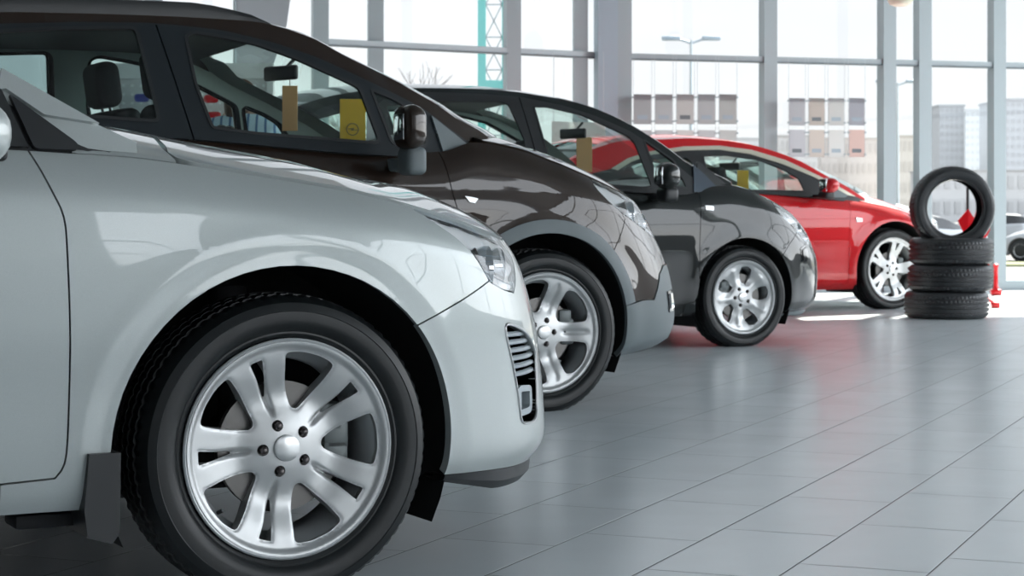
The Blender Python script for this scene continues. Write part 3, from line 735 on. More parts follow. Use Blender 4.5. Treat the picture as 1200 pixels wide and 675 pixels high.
    pan('rear_window',r,[(uw,1),(uw-.02,.14),(uw-.12,.06),(ur,.05),(ur,1)],m=M['glasst'],both=True,h=.08,sc=(1,.9),gap=0,skirt=0,off=-.003)
    pan('headliner',r,[(uw+.05,.02),(uh+.1,.02),(uh-.02,.14),(uh-.06,1),(uw+.05,1)],m=M['int'],both=True,h=.08,sc=(1,.9),off=-.045,skirt=0,gap=0)
    pan('front_pillar_lining',r,[(uh+.16,.01),(uf-.06,.01),(uf-.10,.14),(uh+.16,.15),(uh+.06,.22),(uh-.04,.22),(uh-.04,.01)],m=M['intg'],off=-.04,skirt=0,h=.06,sc=(1,.9),gap=0)
    # --- cabin
    f=X['cabin']; wb=f['belt']
    box_part('dashboard',(f['dash']-.25,.16,.55),(f['dash']+.28,2*B-.16,wb-.06),.10,'int',root,seg=5)
    for v in (.47,2*B-.47): seat(root,f['su'],v,f['sw'],f['st'])
    seat(root,f['su']-.86,.50,f['sw']+.02,f['st']+.0); seat(root,f['su']-.86,2*B-.50,f['sw']+.02,f['st'])
    q=MB(); cx=Vector((f['dash']-.38,2*B-.47,wb-.07)); ax=Vector((math.cos(math.radians(25)),0,math.sin(math.radians(25)))) 
    zz=Vector((-ax.z,0,ax.x)); yy=Vector((0,1,0)); pts=[cx+(yy*math.cos(t)+zz*math.sin(t))*.185 for t in np.linspace(0,2*PI,29)]
    q.tube(pts,.014,8); q.cyl(cx-ax*.01,cx+ax*.03,.06); 
    for t in (0,PI,-PI/2): q.cyl(cx,cx+(yy*math.cos(t)+zz*math.sin(t))*.18,.013)
    q.cyl(cx,cx+ax*.2,.03); q.build('steering_wheel','int',root)
    m_=Vector(f['mirror']); q=MB(); q.box(m_-Vector((.012,.11,.032)),m_+Vector((.012,.11,.032)),.012,3,(math.radians(18),'Z')); q.tube([m_,m_+Vector((.07,0,.07))],.008); q.build('rear_view_mirror','trim',root)
    for mu in (.5,1.3):
        pass
    # --- door mirror
    mm=X.get('mirror')
    if mm:
        for s in (0,1):
            Y=lambda v:(v if s==0 else 2*B-v)
            u0,v0,w0,du,dv,dw=mm['head']; q=MB()
            q.box((u0-du/2,min(Y(v0-dv/2),Y(v0+dv/2)),w0-dw/2),(u0+du/2,max(Y(v0-dv/2),Y(v0+dv/2)),w0+dw/2),min(du,dv,dw)*.46,5)
            for v in q.bm.verts:      # taper towards the front, narrower outboard end
                k=(v.co.x-u0)/du; v.co.z=w0+(v.co.z-w0)*(1-.28*max(0,k+.1)); v.co.y=Y(v0)+(v.co.y-Y(v0))*(1-.22*max(0,k+.2))
            o=q.build('door_mirror',mm.get('m',P_) if not isinstance(mm.get('m'),str) else mm['m'],root,smooth=True)
            u1,v1,w1,du,dv,dw=mm['base']; q=MB(); q.box((u1-du/2,min(Y(v1-dv/2),Y(v1+dv/2)),w1-dw/2),(u1+du/2,max(Y(v1-dv/2),Y(v1+dv/2)),w1+dw/2),min(du,dw)*.3,4)
            q.box((u1-du*.35,min(Y(v1),Y(.08)),w1-dw*.35),(u1+du*.35,max(Y(v1),Y(.08)),w1+dw*.12),.012,3); q.build('mirror_base',mm.get('bm','clad'),o)
            q=MB(); q.box((u0-mm['head'][3]/2-.002,min(Y(v0-dv*.38),Y(v0+dv*.38)),w0-.05),(u0-mm['head'][3]/2+.006,max(Y(v0-dv*.38),Y(v0+dv*.38)),w0+.05),.003); q.build('mirror_glass','chrome',o)
    if X.get('marker'): pan('side_marker',b,X['marker'],m=M['satin'],off=.006,skirt=.008,h=.02,gap=0)
    if X.get('handle'):
        for uu in X['handle']:
            for s in (0,1):
                q=MB(); t=uu; y=(.0 if s==0 else 2*B); q.box((t[0],y-.022,t[1]),(t[0]+.19,y+.022,t[1]+.032),.012,3); q.build('door_handle',P_,root)
    if X.get('rail'):
        for s in (0,1):
            q=MB(); S=np.linspace(X['rail'][0],X['rail'][1],26); rows=[]
            for i,u in enumerate(S):
                w=float(lerp1(u,re)); v=float(g.P(u,w)[1])+.015; k=min(1,(S[-1]-u)/.28)**.7*min(1,(u-S[0])/.2+.1); hh=.052*k+.004; Y=v if s==0 else 2*B-v; sg=1 if s==0 else -1
                rows.append([q.bm.verts.new((u,Y+sg*a_,w+z_)) for a_,z_ in ((-.012,-.012),(-.016,hh*.5),(-.008,hh),(.012,hh+.004),(.026,hh*.6),(.028,-.01))])
            for A,Cc in zip(rows[:-1],rows[1:]):
                for i in range(6): j=(i+1)%6; q.bm.faces.new((A[i],A[j],Cc[j],Cc[i]))
            q.bm.faces.new(rows[0]); q.bm.faces.new(rows[-1][::-1]); q.build('roof_rail','trim',root)
    if X.get('flap'):
        for s in (0,1):
            u=X['flap']; Y=lambda v:(v if s==0 else 2*B-v); q=MB()
            L=[(u-.035,.335),(u+.030,.335),(u+.028,.17),(u+.012,.150),(u-.038,.165),(u-.045,.22)]
            q.poly([(a_,Y(-.004),c_) for a_,c_ in L],(0,Y(.17)-Y(-.004),0)); q.build('mud_flap','trim',root)
            q=MB(); q.box((u-.16,min(Y(.10),Y(.2)),.175),(u-.03,max(Y(.10),Y(.2)),.205),.008); q.build('jacking_point','liner',root)
    add_wheels(root,C,b,B,X['wheel'])
    return root,b,g,r
EXTRA={}
W_=OUT['white']
def cl(L,t=.985): return [(a,min(bb,t)) for a,bb in L]
EXTRA['white']=dict(flap=-.405,ftop=[(W_['fender_top'][-1][0],.993),(W_['fender_top'][0][0]-.02,.993)]+[(a,max(b_,1.0)) for a,b_ in W_['fender_top'][1:]],
 hl_low=[(.361,.985),(.396,.972),(.433,.948),(.48,.92),(.525,.876),(.548,.828),(.571,.773),(.591,.756),(.643,.743),(.70,.741)],
 hl_front=[(.738,.80),(.785,.90),(.81,.985)],split=[(.32,.571),(.45,.664),(.574,.766)],split_i=6,
 vent=W_['vent'],grille=[(1.41,.10),(1.05,.10),(1.0,.42),(1.41,.42)],
 bulbs=[(.63,.84,.055),(.73,.88,.045)],
 hood_back=[(-.10,2.0),(-.17,1.5),(-.215,1.16),(-.232,1.08),(-.226,1.03),(-.20,1.006)],
 doorB=[(-1.58,.99),(-1.60,.6),(-1.60,.2)],doorC=[(-2.42,.99),(-2.36,.7),(-2.28,.45)],
 lip=(.40,.048),
 roof=[(-3.5,1.01),(-3.3,1.10),(-2.9,1.27),(-2.4,1.40),(-1.9,1.45),(-1.4,1.42),(-1.0,1.30)]+W_['g_roof']+[(-.31,.972)],
 bulge=[(-3.5,-.1),(-2.8,-.05),(-2.0,0),(-1.3,.08),(-.33,.11)],crown=[(-3.5,.03),(-2,.06),(-1.3,.03),(-.6,.0),(-.33,.0)],
 header=-1.18,rearwin=-2.75,pb=.09,
 strip=[(-3.5,.99),(-3.2,1.09),(-2.8,1.25),(-2.3,1.36),(-1.8,1.395),(-1.3,1.35),(-.95,1.22),(-.62,1.065),(-.60,1.06),(-.5,1.0),(-.45,.96),(-.33,.945)],
 wins=[('front_side_window',[(-1.55,.99),(-1.52,1.36),(-1.32,1.33),(-1.0,1.21),(-.70,1.06),(-.64,1.0),(-.66,.98)]),('rear_side_window',[(-2.5,1.02),(-2.42,1.30),(-2.1,1.36),(-1.64,1.37),(-1.64,1.0)]),('rear_quarter_side_window',[(-2.95,1.06),(-2.85,1.2),(-2.5,1.3),(-2.58,1.04)])],
 gaps=[((-1.595,1.38),(-1.60,.96))],frame='trim',
 gpans=[('pillar_foot',[(-.60,1.07)]+[(a,b_-.002) for a,b_ in W_['g_pillar'][:3]]+W_['g_pillar'][3:5],'paint',.012),
        ('fender_triangle_trim',rounded(W_['g_sail'],.012),'trim',.018),('mirror_triangle_trim',[(-.70,1.12),(-.59,1.072),(-.545,.952),(-.70,.955)],'trim',.016)],
 cabin=dict(belt=.97,dash=-.62,su=-1.35,sw=.42,st=1.0,mirror=(-.95,.89,1.24)),
 mirror=dict(head=(-.70,-.13,.975,.13,.20,.14),base=(-.66,-.01,.945,.09,.10,.04),m='white',bm='trim'),
 handle=[(-1.52,.80)],
 wheel=dict(kind='white',Rr=.233,Rt=.332,rot=111,h=.0042,y=.018,wc=.319,cal=8,n=288,W=.225))
EXTRA['brown']=dict(clad=.055,clad_a=13.5,rail=(-3.05,-1.12),
 hl_low=[(.309,.95),(.315,.923),(.356,.883),(.433,.833),(.527,.802),(.634,.77),(.77,.735)],
 hl_front=[(.82,.76),(.84,.985)],split=[(.362,.64),(.40,.712),(.45,.80),(.433,.833)],split_i=3,
 grille=[(1.35,.08),(1.0,.08),(.97,.24),(1.35,.24)],bumper_cut=[(.47,.325),(.558,.325),(.60,.40),(.64,.49),(.72,.555),(.95,.58),(1.35,.58)],
 bulbs=[(.58,.88,.06),(.74,.86,.05)],
 hood_back=[(-.10,2.0),(-.2,1.5),(-.25,1.16),(-.27,1.06),(-.25,1.006)],
 doorB=[(-1.50,.99),(-1.50,.6),(-1.5,.2)],doorC=[(-2.32,.99),(-2.26,.7),(-2.12,.45)],
 door_edge=[(-.466,.99),(-.461,.968),(-.434,.798),(-.400,.643),(-.385,.489),(-.40,.3),(-.44,.14),(-.5,.12)],
 lip=(.44,.012),fog=[[(.70,.24),(.70,.37),(.77,.385),(.77,.25)]],fogoff=.01,
 roof=[(-3.34,1.17),(-3.22,1.38),(-3.0,1.50),(-2.5,1.545),(-2.0,1.57),(-1.5,1.578),(-1.18,1.573),(-1.066,1.55),(-.949,1.513),(-.838,1.454),(-.722,1.402),(-.597,1.347),(-.521,1.308),(-.421,1.259),(-.343,1.21),(-.229,1.162),(-.18,1.135)],
 bulge=[(-3.34,-.08),(-2.8,-.03),(-2.0,0),(-1.3,.10),(-.18,.26)],crown=[(-3.34,.03),(-2,.05),(-1.2,.04),(-.18,.02)],
 header=-1.02,rearwin=-3.0,pb=.045,
 strip=[(-3.34,1.10),(-3.15,1.36),(-2.95,1.46),(-2.372,1.50)]+OUT['brown']['g_strip'][1:-1]+[(-.276,1.095),(-.18,1.06)],
 wins=[('front_side_window',OUT['brown']['g_front_glass']),('front_quarter_window',OUT['brown']['g_quarter_glass']),('rear_side_window',OUT['brown']['g_rear_glass']),('rear_quarter_side_window',[(-3.1,1.22),(-2.95,1.42),(-2.5,1.47),(-2.52,1.21)])],
 tint=True,gaps=[((-1.592,1.54),(-1.494,1.08))],frame='pillar',sealm='trim',
 gpans=[('fender_triangle_trim',OUT['brown']['g_sail'],'clad',.014)],
 marker=OUT['brown']['marker'],
 cabin=dict(belt=1.10,dash=-.50,su=-1.36,sw=.58,st=1.27,mirror=(-.83,.89,1.42)),
 mirror=dict(head=(-.70,-.17,1.15,.10,.17,.175),base=(-.675,-.13,1.02,.085,.12,.11),m='brown',bm='clad'),
 handle=[(-1.46,.92),(-2.26,.96)],
 wheel=dict(kind='brown',Rr=.245,Rt=.345,rot=-1,h=.006,y=.022,wc=.325,cal=8,n=240,W=.225))
EXTRA['dark']=dict(fogm='trimg',
 hl_low=[(.325,.93),(.331,.895),(.411,.82),(.516,.73),(.597,.677),(.72,.63)],
 hl_front=[(.79,.66),(.82,.80),(.84,.985)],split=[(.258,.50),(.36,.63),(.48,.76)],split_i=2,
 grille=[(1.35,.10),(.98,.10),(.93,.40),(1.35,.40)],
 bulbs=[(.58,.82,.055),(.72,.80,.045)],
 hood_back=[(-.02,2.0),(-.10,1.5),(-.16,1.16),(-.18,1.06),(-.16,1.006)],
 door_edge=[(-.303,.98),(-.326,.727),(-.338,.476),(-.343,.243),(-.366,.12),(-.43,.10)],
 doorB=[(-1.375,.99),(-1.38,.6),(-1.38,.2)],doorC=[(-2.26,.99),(-2.20,.7),(-2.1,.45)],
 lip=(.33,.03),fog=[[(.455,.48),(.47,.60),(.56,.66),(.555,.56),(.50,.46)]],fogoff=.003,
 roof=[(-3.1,1.09),(-2.98,1.27),(-2.72,1.43),(-2.4,1.50)]+OUT['dark']['g_roof'][:-1]+[(-.106,1.034),(-.03,.998)],
 bulge=[(-3.1,-.05),(-2.6,-.03),(-2.0,0),(-1.2,.10),(-.03,.28)],crown=[(-3.1,.03),(-2,.05),(-1.2,.04),(-.03,.015)],
 header=-1.15,rearwin=-2.72,pb=.045,
 strip=[(-3.1,1.06),(-2.9,1.26),(-2.65,1.40),(-2.371,1.47)]+OUT['dark']['g_strip'][1:]+[(-.03,.94)],
 wins=[('front_side_window',OUT['dark']['g_front_glass']),('front_quarter_window',OUT['dark']['g_quarter_glass']),('rear_side_window',OUT['dark']['g_rear_glass']),('rear_quarter_side_window',[(-2.85,1.16),(-2.7,1.34),(-2.36,1.43),(-2.34,1.15)])],
 tint=False,gaps=[((-1.405,1.49),(-1.366,1.057))],frame='trim',sealm='trim',
 gpans=[('fender_triangle_frame',rounded(inset([(-.257,1.106),(-.168,1.044),(-.065,.956),(-.097,.935),(-.301,.933)],-.014,(1,1)),.02),'trim',.008),('fender_triangle_glass',OUT['dark']['g_sail'],'sailglass',.011)],
 marker=OUT['dark']['marker'],
 cabin=dict(belt=1.0,dash=-.45,su=-1.10,sw=.50,st=1.05,mirror=(-.71,.88,1.31)),
 mirror=dict(head=(-.66,-.16,1.03,.13,.17,.155),base=(-.625,-.10,.92,.10,.12,.09),m='dark',bm='trim'),
 handle=[(-1.33,.78)],
 wheel=dict(kind='dark',Rr=.222,Rt=.315,rot=41,h=.008,y=.02,wc=.300,cal=150,n=180,W=.205))
EXTRA['red']=dict(
 hl_low=[(.185,.985),(.322,.85),(.514,.722),(.66,.66)],
 hl_front=[(.77,.68),(.82,.82),(.84,.985)],split=[(.34,.62),(.42,.69),(.514,.722)],split_i=2,
 grille=[(1.35,.10),(1.0,.10),(.96,.40),(1.35,.40)],
 bulbs=[(.50,.84,.055),(.70,.80,.045)],
 hood_back=[(-.08,2.0),(-.2,1.5),(-.28,1.16),(-.31,1.06),(-.28,1.006)],
 door_edge=[(-.434,.98),(-.465,.729),(-.472,.372),(-.470,.08),(-.52,.05)],
 doorB=[(-1.86,.99),(-1.88,.6),(-1.88,.2)],doorC=None,
 lip=(.40,.03),
 roof=[(-3.16,1.06),(-3.04,1.14),(-2.85,1.25)]+OUT['red']['g_roof'][:-1]+[(-.263,.955),(-.20,.925)],
 bulge=[(-3.16,-.05),(-2.6,-.03),(-2.0,0),(-1.2,.10),(-.20,.28)],crown=[(-3.16,.03),(-2,.05),(-1.2,.04),(-.20,.015)],
 header=-1.1,rearwin=-2.6,pb=.045,
 strip=[(-3.16,1.03),(-2.9,1.08)]+[(-2.607,1.152),(-2.457,1.234),(-2.265,1.29),(-1.951,1.335),(-1.608,1.347),(-1.303,1.317),(-.992,1.236),(-.688,1.105),(-.40,.965),(-.20,.90)],
 wins=[('front_side_window',OUT['red']['g_front_glass']),('rear_side_window',[(-2.527,1.145),(-2.392,1.20),(-2.16,1.25),(-1.95,1.258),(-1.89,1.205),(-1.92,1.02),(-2.26,1.035)])],
 gaps=[],frame='trim',sealm='trim',
 gpans=[('roof_line_trim',OUT['red']['g_band'],'champ',.010),('mirror_triangle_trim',OUT['red']['g_fsail'],'clad',.008)],
 marker=OUT['red']['marker'],
 cabin=dict(belt=.98,dash=-.55,su=-1.35,sw=.42,st=.98,mirror=(-1.05,.90,1.2)),
 mirror=dict(head=(-.80,-.17,1.03,.13,.18,.12),base=(-.78,-.10,.95,.09,.12,.06),m='red',bm='trim'),
 handle=[(-1.8,.78)],
 wheel=dict(kind='red',Rr=.262,Rt=.345,rot=75,h=.009,y=.02,wc=.335,cal=10,n=180,W=.24))
M['tail']=mat('tail_lamp_red',(.35,.01,.01),.15,0,1)
M['sailglass']=mat('dark_glass_tile',(.10,.12,.15),.08,.2,1)
# ------------------------------------------------------------------ camera
F_=2300/1200*36
cd=bpy.data.cameras.new('camera'); cam=bpy.data.objects.new('camera',cd); COL.objects.link(cam); SC.camera=cam
cam.location=(0,0,.83); cam.rotation_euler=(PI/2,0,0); cd.lens=F_; cd.sensor_width=36; cd.shift_y=-(337.5-246)/1200
cd.dof.use_dof=True; cd.dof.focus_distance=4.9; cd.dof.aperture_fstop=11; cd.clip_end=2000
def at(x,y,Z): return ((x-600)*Z/2300,Z,.83+(246-y)*Z/2300)
# ------------------------------------------------------------------ cars
CARS={}
build_car_args=[('white','white','silver white car nearest the camera, filling the left of the photo',.015),
 ('brown','brown','dark brown crossover car with grey wheel arch cladding and roof rails',.025),
 ('dark','dark','black hatchback with a small glass triangle ahead of its door mirror',.03),
 ('red','red','bright red coupe with a pale metallic roof line trim',.035)]
for k,p,l,h in build_car_args: CARS[k]=build_car(k,p,l,'cars parked side by side in the showroom',h)
def inner(car,u,v,w):      # point in a car's own frame -> world
    O=CAR[car]['O']; c,s=math.cos(TH),math.sin(TH); return (O[0]+u*c-v*s,O[1]+u*s+v*c,w)
# things hanging in the cars
def card(name,loc,w,h,m,label,cat,rz=0,th=.003,cord=0,group=None):
    o=empty(name,loc,rz,label,cat,group); q=MB(); q.box((-w/2,-th/2,-h),(w/2,th/2,0),.0015,1); q.build('sheet',m,o)
    if cord: q=MB(); q.cyl((0,0,-.005),(0,0,cord),.0018,n=6); q.build('string','trim',o)
    return o
card('hanging_tag',inner('brown',-.80,.86,1.365),.066,.195,'wood','narrow tan paper tag hanging from the rear view mirror of the brown car','tag',rz=.1,cord=.045)
# round emblem with a lightning stroke on the yellow card
def emblem(parent,c,r,y):
    q=MB(); n=40; 
    for i in range(n):
        a=2*PI*i/n;b=2*PI*(i+1)/n; A=(c[0]+r*math.cos(a),y,c[1]+r*math.sin(a));B=(c[0]+r*math.cos(b),y,c[1]+r*math.sin(b)); q.cyl(A,B,r*.09,n=5)
    q.poly([(c[0]-1.35*r,y,c[1]+.10*r),(c[0]+.35*r,y,c[1]+.22*r),(c[0]+.15*r,y,c[1]-.02*r),(c[0]+1.35*r,y,c[1]-.10*r),(c[0]-.35*r,y,c[1]-.24*r),(c[0]-.15*r,y,c[1]+.0*r)],(0,-.002,0))
    return q.build('emblem',M['emb'],parent)
M['emb']=mat('emblem_grey_brown',(.28,.20,.06),.5)
o=card('yellow_card',inner('brown',-.44,1.02,1.325),.115,.225,'yellow','yellow card with a round lightning emblem standing in the windscreen of the brown car','card',rz=.05)
emblem(o,(0,-.135),.026,-.003)
q=MB(); q.box((.062,-.002,-.225),(.098,.002,0),.001,1); q.build('white_margin','white_p',o)
card('tan_price_card',inner('dark',-.60,.93,1.29),.10,.22,'wood','tan card in the windscreen of the black car','card',rz=.05)
card('yellow_tag',inner('red',-.86,.98,1.17),.10,.24,'yellow','yellow card in the windscreen of the red car','card',rz=.05)
# ------------------------------------------------------------------ floor
def floor_mat():
    m=bpy.data.materials.new('floor_tiles'); m.use_nodes=True; nt=m.node_tree; p=nt.nodes['Principled BSDF']; L=nt.links
    def N(t,**k):
        n=nt.nodes.new(t)
        for a,b in k.items(): setattr(n,a,b)
        return n
    def mth(op,a,b=None,c=None):
        n=N('ShaderNodeMath',operation=op)
        for i,v in enumerate((a,b,c)):
            if v is None: continue
            if isinstance(v,(int,float)): n.inputs[i].default_value=v
            else: L.new(v,n.inputs[i])
        return n.outputs[0]
    g=N('ShaderNodeNewGeometry'); sp=N('ShaderNodeSeparateXYZ'); L.new(g.outputs['Position'],sp.inputs[0]); X,Y=sp.outputs[0],sp.outputs[1]
    tx=TILE; A=math.radians(tx['ang']); sa,ca=math.sin(A),math.cos(A)
    along=mth('ADD',mth('MULTIPLY',mth('SUBTRACT',X,tx['o'][0]),sa),mth('MULTIPLY',mth('SUBTRACT',Y,tx['o'][1]),ca))
    across=mth('SUBTRACT',mth('MULTIPLY',mth('SUBTRACT',X,tx['o'][0]),ca),mth('MULTIPLY',mth('SUBTRACT',Y,tx['o'][1]),sa))
    qv=mth('DIVIDE',across,tx['w']); row=mth('FLOOR',qv); fq=mth('FRACT',mth('ADD',qv,100.0))
    pv=mth('ADD',mth('DIVIDE',along,tx['l']),mth('MULTIPLY',row,tx['sh'])); col=mth('FLOOR',pv); fp=mth('FRACT',mth('ADD',pv,100.0))
    dq=mth('MULTIPLY',mth('MINIMUM',fq,mth('SUBTRACT',1.0,fq)),tx['w']); dp=mth('MULTIPLY',mth('MINIMUM',fp,mth('SUBTRACT',1.0,fp)),tx['l'])
    d=mth('MINIMUM',dq,dp); mask=mth('LESS_THAN',d,.0016)
    cb=N('ShaderNodeCombineXYZ'); L.new(row,cb.inputs[0]); L.new(col,cb.inputs[1]); wn=N('ShaderNodeTexWhiteNoise'); L.new(cb.outputs[0],wn.inputs['Vector'])
    ns=N('ShaderNodeTexNoise'); ns.inputs['Scale'].default_value=3; ns.inputs['Detail'].default_value=6; L.new(g.outputs['Position'],ns.inputs['Vector'])
    v=mth('ADD',mth('MULTIPLY',wn.outputs['Value'],.05),mth('ADD',mth('MULTIPLY',ns.outputs['Fac'],.06),.94))
    mix=N('ShaderNodeMix',data_type='RGBA'); mix.inputs['A'].default_value=(.80,.86,.89,1); mix.inputs['B'].default_value=(.07,.08,.085,1)
    L.new(mask,mix.inputs['Factor'])
    hs=N('ShaderNodeHueSaturation'); L.new(mix.outputs['Result'],hs.inputs['Color']); L.new(v,hs.inputs['Value']); L.new(hs.outputs[0],p.inputs['Base Color'])
    rr=mth('ADD',mth('MULTIPLY',ns.outputs['Fac'],.08),.20); rr=mth('ADD',rr,mth('MULTIPLY',mask,.4)); L.new(rr,p.inputs['Roughness'])
    p.inputs['Specular IOR Level'].default_value=.9
    sm=mth('SMOOTH_MIN',d,.004,.002); b=N('ShaderNodeBump'); b.inputs['Strength'].default_value=.5; b.inputs['Distance'].default_value=.5
    L.new(sm,b.inputs['Height']); L.new(b.outputs[0],p.inputs['Normal'])
    return m
TILE=dict(ang=22.9,o=(1.1587,5.76),w=.3075,l=.625,sh=-1/3)
# facets of the glass wall, in plan
G0=(.955,19.09); dL=math.radians(31); dR=math.radians(16.5)
def onL(x,d=0):   # plan point of the left facet seen at angle x (pixel column of the facet), d metres outside
    k=(x-600)/2300; c,s=math.cos(dL),math.sin(dL); t=(G0[0]-k*G0[1])/(c-k*s); return Vector((G0[0]-c*t-s*d,G0[1]-s*t+c*d,0))
def onR(x,d=0):
    k=(x-600)/2300; c,s=math.cos(dR),math.sin(dR); t=(k*G0[1]-G0[0])/(c-k*s); return Vector((G0[0]+c*t-s*d,G0[1]+s*t+c*d,0))
CE=5.2
PL=Vector((G0[0]-math.cos(dL)*11,G0[1]-math.sin(dL)*11,0)); PR=Vector((G0[0]+math.cos(dR)*12,G0[1]+math.sin(dR)*12,0))
XL,XR,YF=PL.x,PR.x,-7.0
q=MB(); q.bm.faces.new([q.bm.verts.new(p) for p in ((XL,YF,0),(XR,YF,0),(XR,PR.y,0),(G0[0],G0[1],0),(XL,PL.y,0))]); 
q.build('floor',floor_mat(),None,smooth=None,kind='structure')
q=MB(); q.poly([(XL,YF,CE),(XR,YF,CE),(XR,PR.y,CE),(G0[0],G0[1],CE),(XL,PL.y,CE)],(0,0,.2)); q.build('ceiling',mat('ceiling_white',(.32,.34,.35),.8),None,smooth=None,kind='structure')
def bar(q,a,b,w,d,z0=None,z1=None):
    """box bar between plan/space points a,b: w across (plan), d"""
    a=Vector(a);b=Vector(b); e=(b-a); L=e.length; e.normalize()
    up=Vector((0,0,1)) if abs(e.z)<.9 else Vector((math.cos(dR),math.sin(dR),0)); s=e.cross(up).normalized(); up=s.cross(e)
    vs=[q.bm.verts.new(p+s*i*w/2+up*j*d/2) for p in (a,b) for i,j in ((-1,-1),(1,-1),(1,1),(-1,1))]
    for f in ((0,1,2,3),(7,6,5,4),(0,4,5,1),(1,5,6,2),(2,6,7,3),(3,7,4,0)): q.bm.faces.new([vs[i] for i in f])
TR=2.33     # height of the first transom
nwin=0
def bay(p,r_,parent_kind='structure',z1=CE,wthk=.055,trans=(TR,),base=.10,name=None):
    global nwin; nwin+=1
    w=empty('window_%d'%nwin,(0,0,0),kind='structure')
    q=MB(); e=(r_-p).normalized()
    q.bm.faces.new([q.bm.verts.new(x) for x in (p+Vector((0,0,base)),r_+Vector((0,0,base)),r_+Vector((0,0,z1)),p+Vector((0,0,z1)))])
    q.build('pane','glassw',w,smooth=None)
    q=MB(); 
    for t in (base/2,)+tuple(trans)+(z1-.04,):
        bar(q,p+Vector((0,0,t)),r_+Vector((0,0,t)),.09,.05 if t!=base/2 else base)
    q.build('transom','alu',w,smooth=None)
    q=MB()
    for t in tuple(trans): bar(q,p+Vector((0,0,t-.03)),r_+Vector((0,0,t-.03)),.10,.012)
    q.build('transom_seal','seal',w,smooth=None)
    return w
def mull(w,P,px,fn,m='alu',depth=.14,Z=CE,name='mullion'):
    q=MB(); bar(q,P,P+Vector((0,0,Z)),px,depth); return q.build(name,m,w,smooth=None)
def pxw(P,px): return px*P.y/2300*1.02
Lx=[-560,-260,-30,180,375,440,600,680,714]; Lt=[10,10,10,10,13,7,16,6]
pts=[onL(x) for x in Lx]
for i in range(len(pts)-1):
    w=bay(pts[i],pts[i+1]); mull(w,pts[i],pxw(pts[i],Lt[i]),None)
pts=[onR(x) for x in (714,900,1039,1081,1168,1330,1500,1700,1900,2150)]; Rt=[0,16,17,15,15,15,15,15,15,15]
for i in range(len(pts)-1):
    w=bay(pts[i],pts[i+1])
    if i: mull(w,pts[i],pxw(pts[i],Rt[i]),None)
# big corner column: steel tube with pale edges
w=empty('trim_1',kind='structure'); c0=Vector((G0[0],G0[1]-.12,0))
q=MB(); bar(q,onR(709)-Vector((0,.15,0)),onR(709)-Vector((0,.15,-CE)),.13,.2); q.build('column_web','steel',w,smooth=None)
q=MB(); bar(q,onR(721)-Vector((0,.12,0)),onR(721)-Vector((0,.12,-CE)),.035,.2); q.build('column_seal','seal',w,smooth=None)
q=MB(); bar(q,onR(727)-Vector((0,.12,0)),onR(727)-Vector((0,.12,-CE)),.055,.2); q.build('column_edge','alu',w,smooth=None)
# remaining walls: solid on the left and behind, glazed to the right and behind the camera
wm=mat('wall_paint_grey',(.30,.31,.32),.8); wd=mat('added_parapet_dark',(.07,.08,.09),.6)
q=MB(); q.box((XL-.15,YF,0),(XL,PL.y,CE)); q.build('wall_left',wm,None,smooth=None,kind='structure')
wr=[Vector((XR,YF+ (PR.y-YF)*i/7,0)) for i in range(8)]
for i in range(7):
    w=bay(wr[i],wr[i+1]); mull(w,wr[i],.12,None)
    q=MB(); bar(q,wr[i]+Vector((-.06,0,.5)),wr[i+1]+Vector((-.06,0,.5)),.10,1.0); q.build('added_parapet',wd,w,smooth=None)  # unseen dark wall base, added to darken reflections low on the car sides
wf=[Vector((XL+(XR-XL)*i/7,YF,0)) for i in range(8)]
for i in range(7):
    if i in (0,1,3,5):  # unseen solid bays added between windows to pattern reflections in the car paint
        q=MB(); bar(q,wf[i]+Vector((0,0,CE/2)),wf[i+1]+Vector((0,0,CE/2)),.15,CE); q.build('wall_front',wm,None,smooth=None,kind='structure')
    else:
        w=bay(wf[i],wf[i+1],trans=(1.2,TR+.2,3.7)); mull(w,wf[i],.14,None)
        q=MB(); bar(q,wf[i]+Vector((0,.06,.5)),wf[i+1]+Vector((0,.06,.5)),.10,1.0); q.build('added_parapet',wd,w,smooth=None)  # added dark base here too, for the reflections
# ceiling beams and lamps
for i in range(6):
    y=-4+i*3.6; q=MB(); q.box((XL,y-.12,CE-.35),(XR,y+.12,CE)); q.build('trim_%d'%(i+2),'steel',None,smooth=None,kind='structure')
# ------------------------------------------------------------------ tyre stack
tm=tyre_mesh(.322,.216,.205,4,240,y0=0,gw=.013,gd=.012)
sx,sy=at(1112,375,15.1)[:2]
lab=['black tyre lying at the bottom of the stack','black tyre lying in the middle of the stack','black tyre lying on top of the stack, under the upright tyre']
for i in range(3):
    z=.205*i; dx=(-.02,.01,.02)[i]
    o=link('tyre',tm,'rubber2',None,loc=(sx+dx,sy+.005*i,z+.205),rot=(-PI/2,0,.7*i),label=lab[i],cat='tyre',group='tyres stacked flat by the window')
o=link('tyre',tm,'rubber2',None,loc=(sx+.03,sy-.10,.615+.322-.092),rot=(0,.4,.06),label='black tyre standing upright on top of the tyre stack',cat='tyre')
